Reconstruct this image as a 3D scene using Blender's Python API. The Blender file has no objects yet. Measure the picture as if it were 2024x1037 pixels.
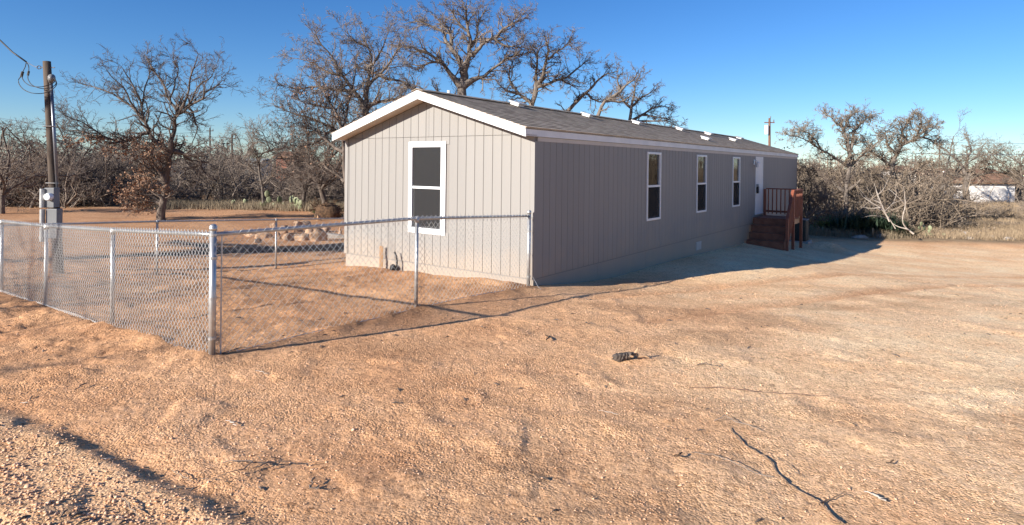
import bpy, math, random
import numpy as np
from mathutils import Vector, Matrix

# ------------------------------------------------------------------ camera, sky, sun, exposure
scene = bpy.context.scene
COL = scene.collection
ROLL = 0.011
CAM_Z = 1.911
cam_d = bpy.data.cameras.new('camera')
cam = bpy.data.objects.new('camera', cam_d)
COL.objects.link(cam)
cam_d.sensor_width = 36.0
cam_d.lens = 36.0 * 1220.0 / 2024.0
cam_d.shift_y = -(518.5 - 326.4) / 2024.0
cam_d.clip_start = 0.05
cam_d.clip_end = 3000
cr, sr = math.cos(ROLL), math.sin(ROLL)
cam.matrix_world = Matrix(((cr, -sr, 0, 0), (0, 0, -1, 0), (sr, cr, 0, CAM_Z), (0, 0, 0, 1)))
scene.camera = cam

TH = math.radians(39.5) - 0.063
U = np.array([math.sin(TH), math.cos(TH), 0.0])
V = np.array([-math.cos(TH), math.sin(TH), 0.0])
O = np.array([0.38, 10.387, 0.0])
SH = 0.953 * U - 0.302 * V            # ground direction in which shadows fall
SH = SH / np.linalg.norm(SH)
SUN_EL = math.atan(0.379)
SUN_AZ = math.atan2(-SH[0], -SH[1])   # clockwise from +Y

world = bpy.data.worlds.new('World')
scene.world = world
world.use_nodes = True
wn = world.node_tree.nodes
wl = world.node_tree.links
wn.clear()
sky = wn.new('ShaderNodeTexSky')
sky.sky_type = 'NISHITA'
sky.sun_disc = False
sky.sun_elevation = SUN_EL
sky.sun_rotation = SUN_AZ
sky.altitude = 400
sky.air_density = 1.0
sky.dust_density = 0.0
sky.ozone_density = 6.0
hsv = wn.new('ShaderNodeHueSaturation')
hsv.inputs['Saturation'].default_value = 1.14
hsv.inputs['Hue'].default_value = 0.507
bg = wn.new('ShaderNodeBackground')
bg.inputs['Strength'].default_value = 0.077
wo = wn.new('ShaderNodeOutputWorld')
wl.new(sky.outputs['Color'], hsv.inputs['Color'])
wl.new(hsv.outputs['Color'], bg.inputs['Color'])
wl.new(bg.outputs['Background'], wo.inputs['Surface'])

sun_d = bpy.data.lights.new('sun', 'SUN')
sun_d.energy = 4.9
sun_d.angle = math.radians(0.55)
sun_d.color = (1.0, 0.93, 0.84)
sun = bpy.data.objects.new('sun', sun_d)
COL.objects.link(sun)
sdir = Vector((-SH[0] * math.cos(SUN_EL), -SH[1] * math.cos(SUN_EL), math.sin(SUN_EL)))
sun.rotation_euler = sdir.to_track_quat('Z', 'Y').to_euler()
sun.location = (-30, -25, 20)

scene.view_settings.view_transform = 'Standard'
scene.view_settings.look = 'None'
scene.view_settings.gamma = 1
scene.view_settings.use_curve_mapping = False
scene.view_settings.exposure = 0.95
scene.render.engine = 'CYCLES'
scene.cycles.max_bounces = 6
scene.cycles.transparent_max_bounces = 12

# ------------------------------------------------------------------ projection helpers (to place things in the world)
F, SY = 1220.0, 326.4
C0 = np.array([0, 0, CAM_Z])
def ray(x, y):
    a = (x - 1012) / F; b = (SY - y) / F
    return np.array([a * cr - b * sr, 1.0, a * sr + b * cr])
def at(x, y, D): return C0 + ray(x, y) * D

# ------------------------------------------------------------------ numpy noise
def _hash(ix, iy, seed):
    h = (ix.astype(np.int64) * 374761393 + iy.astype(np.int64) * 668265263 + seed * 1442695041) & 0xFFFFFFFF
    h = ((h ^ (h >> 13)) * 1274126177) & 0xFFFFFFFF
    h = h ^ (h >> 16)
    return (h & 0xFFFFFF) / float(0xFFFFFF)
def vnoise(x, y, seed=0):
    x = np.asarray(x, float); y = np.asarray(y, float)
    ix = np.floor(x); iy = np.floor(y)
    fx = x - ix; fy = y - iy
    fx = fx * fx * (3 - 2 * fx); fy = fy * fy * (3 - 2 * fy)
    a = _hash(ix, iy, seed); b = _hash(ix + 1, iy, seed)
    c = _hash(ix, iy + 1, seed); d = _hash(ix + 1, iy + 1, seed)
    return (a * (1 - fx) + b * fx) * (1 - fy) + (c * (1 - fx) + d * fx) * fy - 0.5
def fbm(x, y, f, octv=3, seed=0):
    s = 0; amp = 1.0
    for k in range(octv):
        s = s + amp * vnoise(x * f, y * f, seed + k * 17); f *= 2.03; amp *= 0.5
    return s

# ------------------------------------------------------------------ terrain height
CTRL = np.array([
 (-2.82,5.84,.06),(-4.8,7.44,-.13),(-6.96,9.24,-.29),(-8.58,10.4,-.33),(-1.23,8.1,0.0),(.3,10.3,-.13),
 (-8.03,14,-.66),(-5.98,15.7,-.78),(-10.8,12,-.45),(0.44,10.47,-.13),(1.03,11.29,-.25),(2.16,12.84,-.40),(3.14,14.2,-.41),
 (4.97,16.73,-.47),(7.89,20.76,-.62),(8.94,17.9,-.80),(10.0,19.4,-.9),(13.3,23.6,-1.2),(12,26,-1.05),
 (-3.5,13.2,-.33),(-2.5,12.5,-.21),(-1.5,11.7,-.22),(-.5,11,-.16),
 (0,3,.10),(-4,3,.16),(4,3,.05),(0,6,.02),(5,6,-.03),(5,10,-.25),(9,13,-.5),(12,8,-.3),(0,-6,.3),(-12,-4,.3),(12,-4,.1),
 (-15,18,-.85),(-9,20,-.85),(-4,23,-.9),(-12,30,-.95),(-25,30,-1.0),(-30,45,-1.2),(-10,45,-1.2),(0,40,-1.2),(15,45,-1.45),(22,27,-1.28),(28,35,-1.4),(35,60,-1.6),
 (-30,10,-.5),(30,15,-.9),(-60,60,-1.4),(60,60,-1.6),(0,90,-1.6),(-60,0,0),(60,0,-.5),(-20,-30,.5),(20,-30,.4),(0,160,-1.6),(120,120,-1.6),(-120,120,-1.6)], float)
def _tps_fit(c):
    n = len(c); d = np.hypot(c[:,None,0]-c[None,:,0], c[:,None,1]-c[None,:,1])
    K = np.where(d > 0, d*d*np.log(d+1e-9), 0) + np.eye(n)*0.5
    P = np.c_[np.ones(n), c[:,:2]]
    A = np.zeros((n+3, n+3)); A[:n,:n] = K; A[:n,n:] = P; A[n:,:n] = P.T
    return np.linalg.solve(A, np.r_[c[:,2], np.zeros(3)])
_TW = _tps_fit(CTRL)
def base_h(x, y):
    x = np.asarray(x, float); y = np.asarray(y, float)
    z = np.full(np.broadcast(x, y).shape, _TW[-3]) + _TW[-2]*x + _TW[-1]*y
    for (cx, cy, _), w in zip(CTRL, _TW[:-3]):
        d2 = (x-cx)**2 + (y-cy)**2
        z = z + w * 0.5 * d2 * np.log(d2 + 1e-12)
    r = np.hypot(x, y)
    t = np.clip((r - 80) / 60, 0, 1)
    return z * (1 - t) + (-1.6) * t
def smooth(a, b, x):
    t = np.clip((x - a) / (b - a), 0, 1); return t * t * (3 - 2 * t)
def seg_d(x, y, a, b):
    ax, ay = a; bx, by = b
    dx, dy = bx-ax, by-ay; L2 = dx*dx+dy*dy
    t = np.clip(((x-ax)*dx + (y-ay)*dy)/L2, 0, 1)
    return np.hypot(x-ax-t*dx, y-ay-t*dy), t, ((x-ax)*dy - (y-ay)*dx)/math.sqrt(L2)
RUTS = [[(1.2,9.4),(4,11.6),(8,14.4),(13,16.6),(20,18.2),(30,19)], [(1.8,7.9),(5,10.2),(9,12.8),(14,14.9),(20,16.2),(30,17)],
        [(-9,7.4),(-5.5,4.2),(-3,2.9),(0,2.2)]]
def ground_h(x, y):
    x = np.asarray(x, float); y = np.asarray(y, float)
    z = base_h(x, y)
    r = np.hypot(x, y)
    # raised coarse gravel in the lower left with a crumbled step down
    line = (x + 3.75) * 1.3 + (y - 4.5) * 2.2             # <0 : camera side
    line = line / math.hypot(1.3, 2.2) + 0.10*fbm(x, y, 1.1, 3, 5)
    fade = smooth(-.75, -1.7, x) * smooth(-9, -6, x)
    z = z + 0.022 * smooth(0.09, -0.10, line + .09*fbm(x, y, 3, 3, 6)) * fade + 0.014*np.clip(.6+2*fbm(x,y,1.5,2,7),0,1.6)*np.exp(-((line+.09)/.1)**2)*fade
    z = z - 0.012*np.exp(-((line-.10)/.12)**2)*fade
    # spoil heaped along the gable and in the yard
    u = (x-O[0])*U[0] + (y-O[1])*U[1]; v = (x-O[0])*V[0] + (y-O[1])*V[1]
    yard = smooth(.2, -.5, u) * smooth(-8, -6.2, u) * smooth(-.1, .5, v)
    near_g = np.exp(-((u+.25)/.38)**2) * smooth(-.2, .5, v) * smooth(5.4, 4.6, v)
    z = z + near_g * (.03 + .10*np.abs(fbm(x, y, 1.7, 3, 9)))
    z = z + yard * (0.05*fbm(x, y, 1.3, 2, 3) + .065*np.abs(fbm(x*1.0, y*1.8, 2.4, 4, 8)) + .035*np.abs(fbm(x, y, 9, 3, 28))*smooth(-.1,.3,fbm(x, y, .9, 3, 15)))
    # loose ridge left under the fence line
    for a, b in (((-2.82,5.84),(.3,10.3)), ((-2.82,5.84),(-8.58,10.4))):
        d, t, s = seg_d(x, y, a, b)
        z = z + np.exp(-(d/.26)**2) * (.012 + .05*np.abs(fbm(x, y, 3.2, 3, 21)))
    # wheel and grader streaks, lumps
    near = smooth(60, 8, r)
    z = z + 0.018*fbm(x, y, .45, 2, 31)*near + .008*fbm(x*.55+y*.9, (y*.55-x*.9)*3.2, .8, 3, 41)*near
    z = z + 0.008*fbm(x, y, 4.5, 2, 51)*near + .0075*fbm(x, y, 17, 2, 61)*smooth(14, 6, r)
    z = z + .018*smooth(.12, .42, fbm(x, y, 2.6, 2, 71))*near
    for pts in RUTS:
        d = np.full(x.shape, 9.0)
        for a, b in zip(pts[:-1], pts[1:]): d = np.minimum(d, seg_d(x, y, a, b)[0])
        d = d + .10*fbm(x, y, 1.2, 2, 44)
        z = z - .020*np.exp(-(d/.13)**2) + .013*np.exp(-((d-.26)/.10)**2)
    # shallow dip added along the painted shadow band beyond the far fence
    d, t, s_ = seg_d(x, y, (-17, 16.4), (-5.0, 21.4))
    z = z - .16*np.exp(-(d/.8)**2)
    # small mound near the condenser
    z = z + .28*np.exp(-(((x-11.6)/.7)**2 + ((y-22.6)/.6)**2))
    # far uneven verge
    z = z + .12*fbm(x, y, .35, 2, 81)*smooth(24, 34, r)
    return z
def gz(x, y): return float(ground_h(np.array([x]), np.array([y]))[0])
def p2g(px, py):
    d = ray(px, py); z = -.1
    for _ in range(14):
        t = (z - CAM_Z) / d[2]; P = C0 + d * t
        z = 0.5*z + 0.5*gz(P[0], P[1])
    return np.array([P[0], P[1], gz(P[0], P[1])])
def house_uv(P):
    q = np.asarray(P) - O; return q @ U, q @ V
def hp(u, v, z): return O + U*u + V*v + np.array([0, 0, z])

# ------------------------------------------------------------------ mesh helpers
def tag(o, label=None, cat=None, group=None, kind=None):
    if label: o['label'] = label
    if cat: o['category'] = cat
    if group: o['group'] = group
    if kind: o['kind'] = kind
    return o
def empty(name, loc, label, cat, group=None):
    o = bpy.data.objects.new(name, None); COL.objects.link(o)
    o.location = loc; o.empty_display_size = .2
    return tag(o, label, cat, group)
def link(name, me, parent=None, mats=None):
    o = bpy.data.objects.new(name, me); COL.objects.link(o)
    if mats is not None:
        me.materials.clear()
        for m in (mats if isinstance(mats, (list, tuple)) else [mats]): me.materials.append(m)
    if parent is not None:
        o.parent = parent
        L = parent.matrix_world_loc if False else None
        off = Vector(parent.location)
        p = parent.parent
        while p is not None:
            off = off + Vector(p.location); p = p.parent
        o.location = -off
    return o
def np_mesh(name, verts, faces, smooth_=False, mat_idx=None):
    """faces: list of int arrays (n,k)"""
    me = bpy.data.meshes.new(name)
    verts = np.asarray(verts, np.float32)
    me.vertices.add(len(verts)); me.vertices.foreach_set('co', verts.ravel())
    loops = np.concatenate([f.ravel() for f in faces]).astype(np.int32)
    sizes = np.concatenate([np.full(len(f), f.shape[1], np.int32) for f in faces])
    starts = np.concatenate([[0], np.cumsum(sizes)[:-1]]).astype(np.int32)
    me.loops.add(len(loops)); me.loops.foreach_set('vertex_index', loops)
    me.polygons.add(len(sizes)); me.polygons.foreach_set('loop_start', starts); me.polygons.foreach_set('loop_total', sizes)
    if mat_idx is not None: me.polygons.foreach_set('material_index', mat_idx.astype(np.int32))
    if smooth_: me.polygons.foreach_set('use_smooth', np.ones(len(sizes), bool))
    me.update(calc_edges=True)
    return me

class MB:
    """collects shapes, builds one mesh"""
    def __init__(s): s.v = []; s.f = []; s.n = 0
    def add(s, verts, faces):
        verts = np.asarray(verts, float)
        s.v.append(verts); s.f += [tuple(int(i) + s.n for i in f) for f in faces]; s.n += len(verts)
    def box(s, p, ax, ay, az):
        """p: min corner, ax ay az edge vectors"""
        p, ax, ay, az = (np.asarray(q, float) for q in (p, ax, ay, az))
        vs = [p, p+ax, p+ax+ay, p+ay, p+az, p+ax+az, p+ax+ay+az, p+ay+az]
        fs = [(0,3,2,1),(4,5,6,7),(0,1,5,4),(1,2,6,5),(2,3,7,6),(3,0,4,7)]
        if np.dot(np.cross(ax, ay), az) < 0: fs = [f[::-1] for f in fs]
        s.add(vs, fs)
    def hbox(s, u0, u1, v0, v1, z0, z1):
        s.box(hp(u0, v0, z0), U*(u1-u0), V*(v1-v0), (0, 0, z1-z0))
    def tube(s, pts, r, n=8, cap=True):
        pts = np.asarray(pts, float); m = len(pts)
        r = np.full(m, r) if np.isscalar(r) else np.asarray(r, float)
        t = np.gradient(pts, axis=0); t /= np.linalg.norm(t, axis=1)[:, None] + 1e-12
        ref = np.array([0, 0, 1.0]) if abs(t[0][2]) < .9 else np.array([1.0, 0, 0])
        rings = []
        for i in range(m):
            a = np.cross(t[i], ref); a /= np.linalg.norm(a) + 1e-12
            b = np.cross(t[i], a); ref = -np.cross(t[i], a) if False else ref
            an = np.arange(n) * 2 * math.pi / n
            rings.append(pts[i] + r[i] * (np.cos(an)[:, None]*a + np.sin(an)[:, None]*b))
        fs = []
        for i in range(m-1):
            for k in range(n):
                k2 = (k+1) % n
                fs.append((i*n+k, i*n+k2, (i+1)*n+k2, (i+1)*n+k))
        if cap:
            fs.append(tuple(range(n))[::-1]); fs.append(tuple((m-1)*n+k for k in range(n)))
        s.add(np.concatenate(rings), fs)
    def ball(s, c, rx, ry=None, rz=None, nu=10, nv=6):
        ry = ry or rx; rz = rz or rx
        vs = []; fs = []
        for j in range(nv+1):
            ph = math.pi*j/nv
            for i in range(nu):
                a = 2*math.pi*i/nu
                vs.append((c[0]+rx*math.sin(ph)*math.cos(a), c[1]+ry*math.sin(ph)*math.sin(a), c[2]+rz*math.cos(ph)))
        for j in range(nv):
            for i in range(nu):
                i2 = (i+1) % nu
                fs.append((j*nu+i, (j+1)*nu+i, (j+1)*nu+i2, j*nu+i2))
        s.add(vs, fs)
    def build(s, name, mat, parent=None, smooth_=False, bevel=0):
        me = bpy.data.meshes.new(name)
        me.from_pydata(np.concatenate(s.v).tolist(), [], s.f)
        if smooth_:
            me.polygons.foreach_set('use_smooth', np.ones(len(me.polygons), bool))
        me.update()
        o = link(name, me, parent, mat)
        if bevel:
            b = o.modifiers.new('bevel', 'BEVEL'); b.width = bevel; b.segments = 2; b.limit_method = 'ANGLE'
        return o

def tubes_np(lines, sides):
    """lines: list of (pts(list of 3-tuples), radii) -> verts, faces; batched by point count"""
    groups = {}
    for p, r in lines: groups.setdefault(len(p), []).append((p, r))
    VV = []; FF = []; base = 0
    for n, g in groups.items():
        P = np.array([a for a, _ in g], float); R = np.array([b for _, b in g], float)
        B = len(g)
        T = np.gradient(P, axis=1); T /= np.linalg.norm(T, axis=2, keepdims=True) + 1e-9
        D = P[:, -1] - P[:, 0]
        ref = np.where((np.abs(D[:, 2]) > .75*np.linalg.norm(D, axis=1))[:, None], np.array([1.0, .2, 0]), np.array([.1, .05, 1.0]))
        A = np.cross(T, ref[:, None, :]); A /= np.linalg.norm(A, axis=2, keepdims=True) + 1e-9
        Bn = np.cross(T, A)
        an = np.arange(sides)*2*math.pi/sides
        ring = P[:, :, None, :] + R[:, :, None, None]*(np.cos(an)[None, None, :, None]*A[:, :, None, :] + np.sin(an)[None, None, :, None]*Bn[:, :, None, :])
        VV.append(ring.reshape(-1, 3))
        b = np.arange(B)[:, None, None]*n*sides; i = np.arange(n-1)[None, :, None]*sides; k = np.arange(sides)[None, None, :]; k2 = (k+1) % sides
        f = np.stack([b+i+k, b+i+k2, b+i+sides+k2, b+i+sides+k], -1).reshape(-1, 4) + base
        FF.append(f); base += B*n*sides
    return np.concatenate(VV), [np.concatenate(FF)]

def join_np(parts):
    """parts: list of (verts, faces list) -> verts, faces, part polygon counts"""
    VV = []; FF = []; base = 0; cnt = []
    for v, fs in parts:
        VV.append(v); c = 0
        for f in fs: FF.append(f+base); c += len(f)
        cnt.append(c); base += len(v)
    return np.concatenate(VV), FF, cnt

# ------------------------------------------------------------------ materials
def nodes_of(m):
    m.use_nodes = True
    return m.node_tree.nodes, m.node_tree.links
def mat(name, c1, c2=None, scale=8, rough=.7, metal=0, bump=0, bscale=None, stretch=(1,1,1), spec=.5, detail=4, contrast=(.35,.65)):
    m = bpy.data.materials.new(name); N, L = nodes_of(m)
    bs = N['Principled BSDF']
    bs.inputs['Roughness'].default_value = rough
    bs.inputs['Metallic'].default_value = metal
    bs.inputs['Specular IOR Level'].default_value = spec
    bs.inputs['Base Color'].default_value = (*c1, 1)
    tc = N.new('ShaderNodeTexCoord'); mp = N.new('ShaderNodeMapping'); mp.inputs['Scale'].default_value = stretch
    L.new(tc.outputs['Object'], mp.inputs['Vector'])
    if c2 is not None:
        nz = N.new('ShaderNodeTexNoise'); nz.inputs['Scale'].default_value = scale; nz.inputs['Detail'].default_value = detail
        L.new(mp.outputs['Vector'], nz.inputs['Vector'])
        rp = N.new('ShaderNodeValToRGB'); rp.color_ramp.elements[0].position = contrast[0]; rp.color_ramp.elements[1].position = contrast[1]
        rp.color_ramp.elements[0].color = (*c1, 1); rp.color_ramp.elements[1].color = (*c2, 1)
        L.new(nz.outputs['Fac'], rp.inputs['Fac']); L.new(rp.outputs['Color'], bs.inputs['Base Color'])
    if bump:
        n2 = N.new('ShaderNodeTexNoise'); n2.inputs['Scale'].default_value = bscale or scale*3; n2.inputs['Detail'].default_value = 5
        L.new(mp.outputs['Vector'], n2.inputs['Vector'])
        bp = N.new('ShaderNodeBump'); bp.inputs['Strength'].default_value = 1; bp.inputs['Distance'].default_value = bump
        L.new(n2.outputs['Fac'], bp.inputs['Height']); L.new(bp.outputs['Normal'], bs.inputs['Normal'])
    return m

def mat_siding():
    m = mat('siding_paint', (.240,.228,.212), (.262,.248,.230), scale=1.6, rough=.62, bump=.0016, bscale=42, stretch=(1,1,.07), contrast=(.3,.7))
    N, L = m.node_tree.nodes, m.node_tree.links
    # dust splashed up from the soil along the foot of the wall
    bs = N['Principled BSDF']; src = bs.inputs['Base Color'].links[0].from_socket
    g = N.new('ShaderNodeNewGeometry'); sx = N.new('ShaderNodeSeparateXYZ'); L.new(g.outputs['Position'], sx.inputs[0])
    nz = N.new('ShaderNodeTexNoise'); nz.inputs['Scale'].default_value = 2.2; nz.inputs['Detail'].default_value = 4
    L.new(g.outputs['Position'], nz.inputs['Vector'])
    ma = N.new('ShaderNodeMath'); ma.operation = 'MULTIPLY_ADD'; ma.inputs[1].default_value = -.7; L.new(nz.outputs['Fac'], ma.inputs[0]); L.new(sx.outputs['Z'], ma.inputs[2])
    mr = N.new('ShaderNodeMapRange'); mr.inputs['From Min'].default_value = -.75; mr.inputs['From Max'].default_value = .12; mr.inputs['To Min'].default_value = .6; mr.inputs['To Max'].default_value = 0
    L.new(ma.outputs[0], mr.inputs['Value'])
    oi = N.new('ShaderNodeObjectInfo'); vr = N.new('ShaderNodeMapRange'); vr.inputs['To Min'].default_value = .965; vr.inputs['To Max'].default_value = 1.03
    L.new(oi.outputs['Random'], vr.inputs['Value']); hv = N.new('ShaderNodeHueSaturation'); L.new(vr.outputs['Result'], hv.inputs['Value']); L.new(src, hv.inputs['Color']); src = hv.outputs['Color']
    mx = N.new('ShaderNodeMix'); mx.data_type = 'RGBA'; mx.inputs['B'].default_value = (.47,.34,.22,1)
    L.new(mr.outputs['Result'], mx.inputs['Factor']); L.new(src, mx.inputs['A']); L.new(mx.outputs['Result'], bs.inputs['Base Color'])
    return m
M = {}
M['siding'] = mat_siding()
M['groove'] = mat('groove_board', (.225,.208,.192), rough=.8)
M['white'] = mat('white_trim_paint', (.70,.70,.69), (.76,.76,.75), scale=3, rough=.45, bump=.0006, bscale=30)
M['fascia'] = mat('white_fascia_paint', (.66,.66,.66), (.74,.74,.73), scale=2.5, rough=.5, bump=.001, bscale=25)
M['frieze'] = mat('beige_frieze', (.50,.46,.41), (.55,.5,.45), scale=3, rough=.6)
M['soffit'] = mat('soffit_board', (.50,.42,.34), (.56,.48,.40), scale=4, rough=.7)
M['interior'] = mat('dark_interior', (.10,.09,.08), rough=.9)
M['vinyl'] = mat('vinyl_frame', (.74,.75,.76), rough=.35)
M['galv'] = mat('galvanised_steel', (.42,.42,.41), (.52,.52,.51), scale=9, rough=.42, metal=.75, bump=.0004, bscale=60)
M['wire'] = mat('galvanised_wire', (.46,.46,.45), (.6,.6,.58), scale=40, rough=.42, metal=.55)
M['greybox'] = mat('grey_enamel_box', (.15,.155,.16), (.19,.195,.20), scale=3, rough=.45)
M['pipe'] = mat('metal_conduit', (.20,.21,.235), rough=.35, metal=.6)
M['black'] = mat('black_rubber', (.018,.018,.02), rough=.55)
M['poleW'] = mat('weathered_pole', (.045,.032,.024), (.10,.072,.052), scale=9, rough=.9, bump=.006, bscale=30, stretch=(1,1,.08))
M['poleR'] = mat('reddish_pole', (.15,.075,.05), (.2,.11,.07), scale=6, rough=.9)
M['deck'] = mat('stained_deck_wood', (.18,.05,.025), (.28,.085,.042), scale=5, rough=.6, bump=.001, bscale=60, stretch=(6,6,.6))
M['tread'] = mat('stained_tread_wood', (.20,.065,.033), (.29,.105,.055), scale=5, rough=.65, bump=.001, bscale=60)
M['raw'] = mat('raw_lumber', (.42,.25,.13), (.5,.32,.18), scale=7, rough=.7, stretch=(1,1,.2))
M['bark'] = mat('oak_bark', (.095,.075,.06), (.21,.175,.145), scale=7, rough=.95, bump=.03, bscale=14, stretch=(1,1,.35))
M['barkD'] = mat('dark_oak_bark', (.075,.056,.044), (.17,.135,.11), scale=7, rough=.95, bump=.03, bscale=14, stretch=(1,1,.35))
M['twig'] = mat('grey_brown_twigs', (.15,.115,.09), (.25,.20,.16), scale=.9, rough=.9)
M['twigD'] = mat('dark_twigs', (.085,.062,.05), (.15,.115,.092), scale=.9, rough=.9)
M['twigT'] = mat('tan_twigs', (.19,.145,.105), (.29,.23,.17), scale=.9, rough=.9)
M['bleach'] = mat('bleached_dead_wood', (.34,.29,.24), (.48,.42,.36), scale=6, rough=.85)
M['leafR'] = mat('rusty_dead_leaves', (.20,.10,.055), (.34,.20,.12), scale=14, rough=.8)
M['leafB'] = mat('brown_dry_leaves', (.13,.095,.07), (.24,.18,.13), scale=3, rough=.85)
M['leafT'] = mat('tan_dry_leaves', (.17,.13,.085), (.28,.22,.15), scale=3, rough=.85)
M['leafG'] = mat('dark_evergreen_leaves', (.028,.040,.018), (.06,.075,.035), scale=5, rough=.7)
M['cactus'] = mat('prickly_pear_green', (.15,.175,.085), (.27,.28,.16), scale=5, rough=.6)
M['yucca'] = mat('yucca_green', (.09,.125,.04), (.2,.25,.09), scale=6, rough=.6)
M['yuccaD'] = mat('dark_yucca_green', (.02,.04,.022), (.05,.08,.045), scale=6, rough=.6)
M['grass'] = mat('dry_grass', (.24,.17,.105), (.38,.285,.18), scale=2.5, rough=.85)
M['grassG'] = mat('olive_weeds', (.185,.145,.095), (.30,.235,.15), scale=2.5, rough=.85)
M['rock'] = mat('pale_sandstone', (.28,.17,.10), (.50,.34,.22), scale=4, rough=.9, bump=.03, bscale=9)
M['rockG'] = mat('grey_rock', (.27,.23,.19), (.42,.37,.31), scale=5, rough=.9, bump=.02, bscale=9)
M['soilD'] = mat('dark_root_soil', (.05,.03,.018), (.13,.075,.04), scale=7, rough=1, bump=.04, bscale=12)
M['whitewall'] = mat('whitewashed_wall', (.72,.67,.62), (.80,.76,.71), scale=1.2, rough=.8)
M['brownroof'] = mat('rusty_brown_roof', (.20,.105,.06), (.30,.17,.10), scale=1.5, rough=.85)
M['brick'] = mat('red_brick_shed', (.30,.12,.075), (.38,.17,.11), scale=1.5, rough=.85)
M['palegreen'] = mat('pale_green_shed', (.36,.42,.40), (.45,.5,.48), scale=1.5, rough=.7)
M['conc'] = mat('concrete', (.38,.35,.31), (.45,.42,.38), scale=5, rough=.9)
M['acu'] = mat('dark_condenser_metal', (.035,.042,.04), rough=.5, metal=.2)
M['paper'] = mat('white_litter', (.7,.68,.66), rough=.7)
M['asphalt'] = mat('worn_asphalt', (.045,.045,.047), (.07,.068,.066), scale=3, rough=.9)
M['vent'] = mat('grey_white_vent', (.46,.46,.46), (.55,.55,.54), scale=4, rough=.5)
M['rootM'] = mat('dry_root', (.16,.10,.06), (.30,.20,.13), scale=30, rough=.95, bump=.004, bscale=60)
M['strap'] = mat('strap_dark', (.03,.03,.035), rough=.6)

def mat_glass(name, tint, rough=.02):
    m = bpy.data.materials.new(name); N, L = nodes_of(m); N.clear()
    out = N.new('ShaderNodeOutputMaterial'); mix = N.new('ShaderNodeMixShader')
    tr = N.new('ShaderNodeBsdfTransparent'); tr.inputs['Color'].default_value = (*tint, 1)
    gl = N.new('ShaderNodeBsdfGlossy'); gl.inputs['Roughness'].default_value = rough
    fr = N.new('ShaderNodeFresnel'); fr.inputs['IOR'].default_value = 1.9
    nz = N.new('ShaderNodeTexNoise'); nz.inputs['Scale'].default_value = 3.5
    bp = N.new('ShaderNodeBump'); bp.inputs['Distance'].default_value = .003; bp.inputs['Strength'].default_value = .6
    L.new(nz.outputs['Fac'], bp.inputs['Height']); L.new(bp.outputs['Normal'], gl.inputs['Normal'])
    L.new(fr.outputs['Fac'], mix.inputs['Fac']); L.new(tr.outputs['BSDF'], mix.inputs[1]); L.new(gl.outputs['BSDF'], mix.inputs[2])
    L.new(mix.outputs['Shader'], out.inputs['Surface'])
    return m
M['glass'] = mat_glass('window_glass', (.55,.55,.55))
def mat_screen():
    m = bpy.data.materials.new('insect_screen'); N, L = nodes_of(m); N.clear()
    out = N.new('ShaderNodeOutputMaterial'); mix = N.new('ShaderNodeMixShader'); mix.inputs['Fac'].default_value = .55
    tr = N.new('ShaderNodeBsdfTransparent'); df = N.new('ShaderNodeBsdfDiffuse'); df.inputs['Color'].default_value = (.048,.048,.05,1)
    L.new(tr.outputs['BSDF'], mix.inputs[1]); L.new(df.outputs['BSDF'], mix.inputs[2]); L.new(mix.outputs['Shader'], out.inputs['Surface'])
    return m
M['screen'] = mat_screen()

def mat_shingle():
    m = bpy.data.materials.new('brown_shingles'); N, L = nodes_of(m); bs = N['Principled BSDF']
    bs.inputs['Roughness'].default_value = .95; bs.inputs['Specular IOR Level'].default_value = .2
    at_ = N.new('ShaderNodeAttribute'); at_.attribute_name = 'roofuv'
    oi = N.new('ShaderNodeObjectInfo')
    ad = N.new('ShaderNodeVectorMath'); ad.operation = 'ADD'
    cb = N.new('ShaderNodeCombineXYZ'); ml = N.new('ShaderNodeMath'); ml.operation = 'MULTIPLY'; ml.inputs[1].default_value = 37.0
    L.new(oi.outputs['Random'], ml.inputs[0]); L.new(ml.outputs[0], cb.inputs['X']); L.new(ml.outputs[0], cb.inputs['Y'])
    L.new(at_.outputs['Vector'], ad.inputs[0]); L.new(cb.outputs[0], ad.inputs[1])
    fl = N.new('ShaderNodeVectorMath'); fl.operation = 'SNAP'; fl.inputs[1].default_value = (.17, 50, 50)
    L.new(ad.outputs[0], fl.inputs[0])
    wn_ = N.new('ShaderNodeTexWhiteNoise'); wn_.noise_dimensions = '3D'; L.new(fl.outputs[0], wn_.inputs['Vector'])
    rp = N.new('ShaderNodeValToRGB'); rp.color_ramp.elements[0].color = (.25,.188,.13,1); rp.color_ramp.elements[1].color = (.43,.335,.24,1)
    L.new(wn_.outputs['Value'], rp.inputs['Fac'])
    nz = N.new('ShaderNodeTexNoise'); nz.inputs['Scale'].default_value = 90; L.new(at_.outputs['Vector'], nz.inputs['Vector'])
    mx = N.new('ShaderNodeMix'); mx.data_type = 'RGBA'; mx.blend_type = 'OVERLAY'; mx.inputs['Factor'].default_value = .5
    L.new(rp.outputs['Color'], mx.inputs['A']); L.new(nz.outputs['Color'], mx.inputs['B']); 
    hs = N.new('ShaderNodeHueSaturation'); hs.inputs['Saturation'].default_value = .8; L.new(mx.outputs['Result'], hs.inputs['Color'])
    L.new(hs.outputs['Color'], bs.inputs['Base Color'])
    return m
M['shingle'] = mat_shingle()

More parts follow.
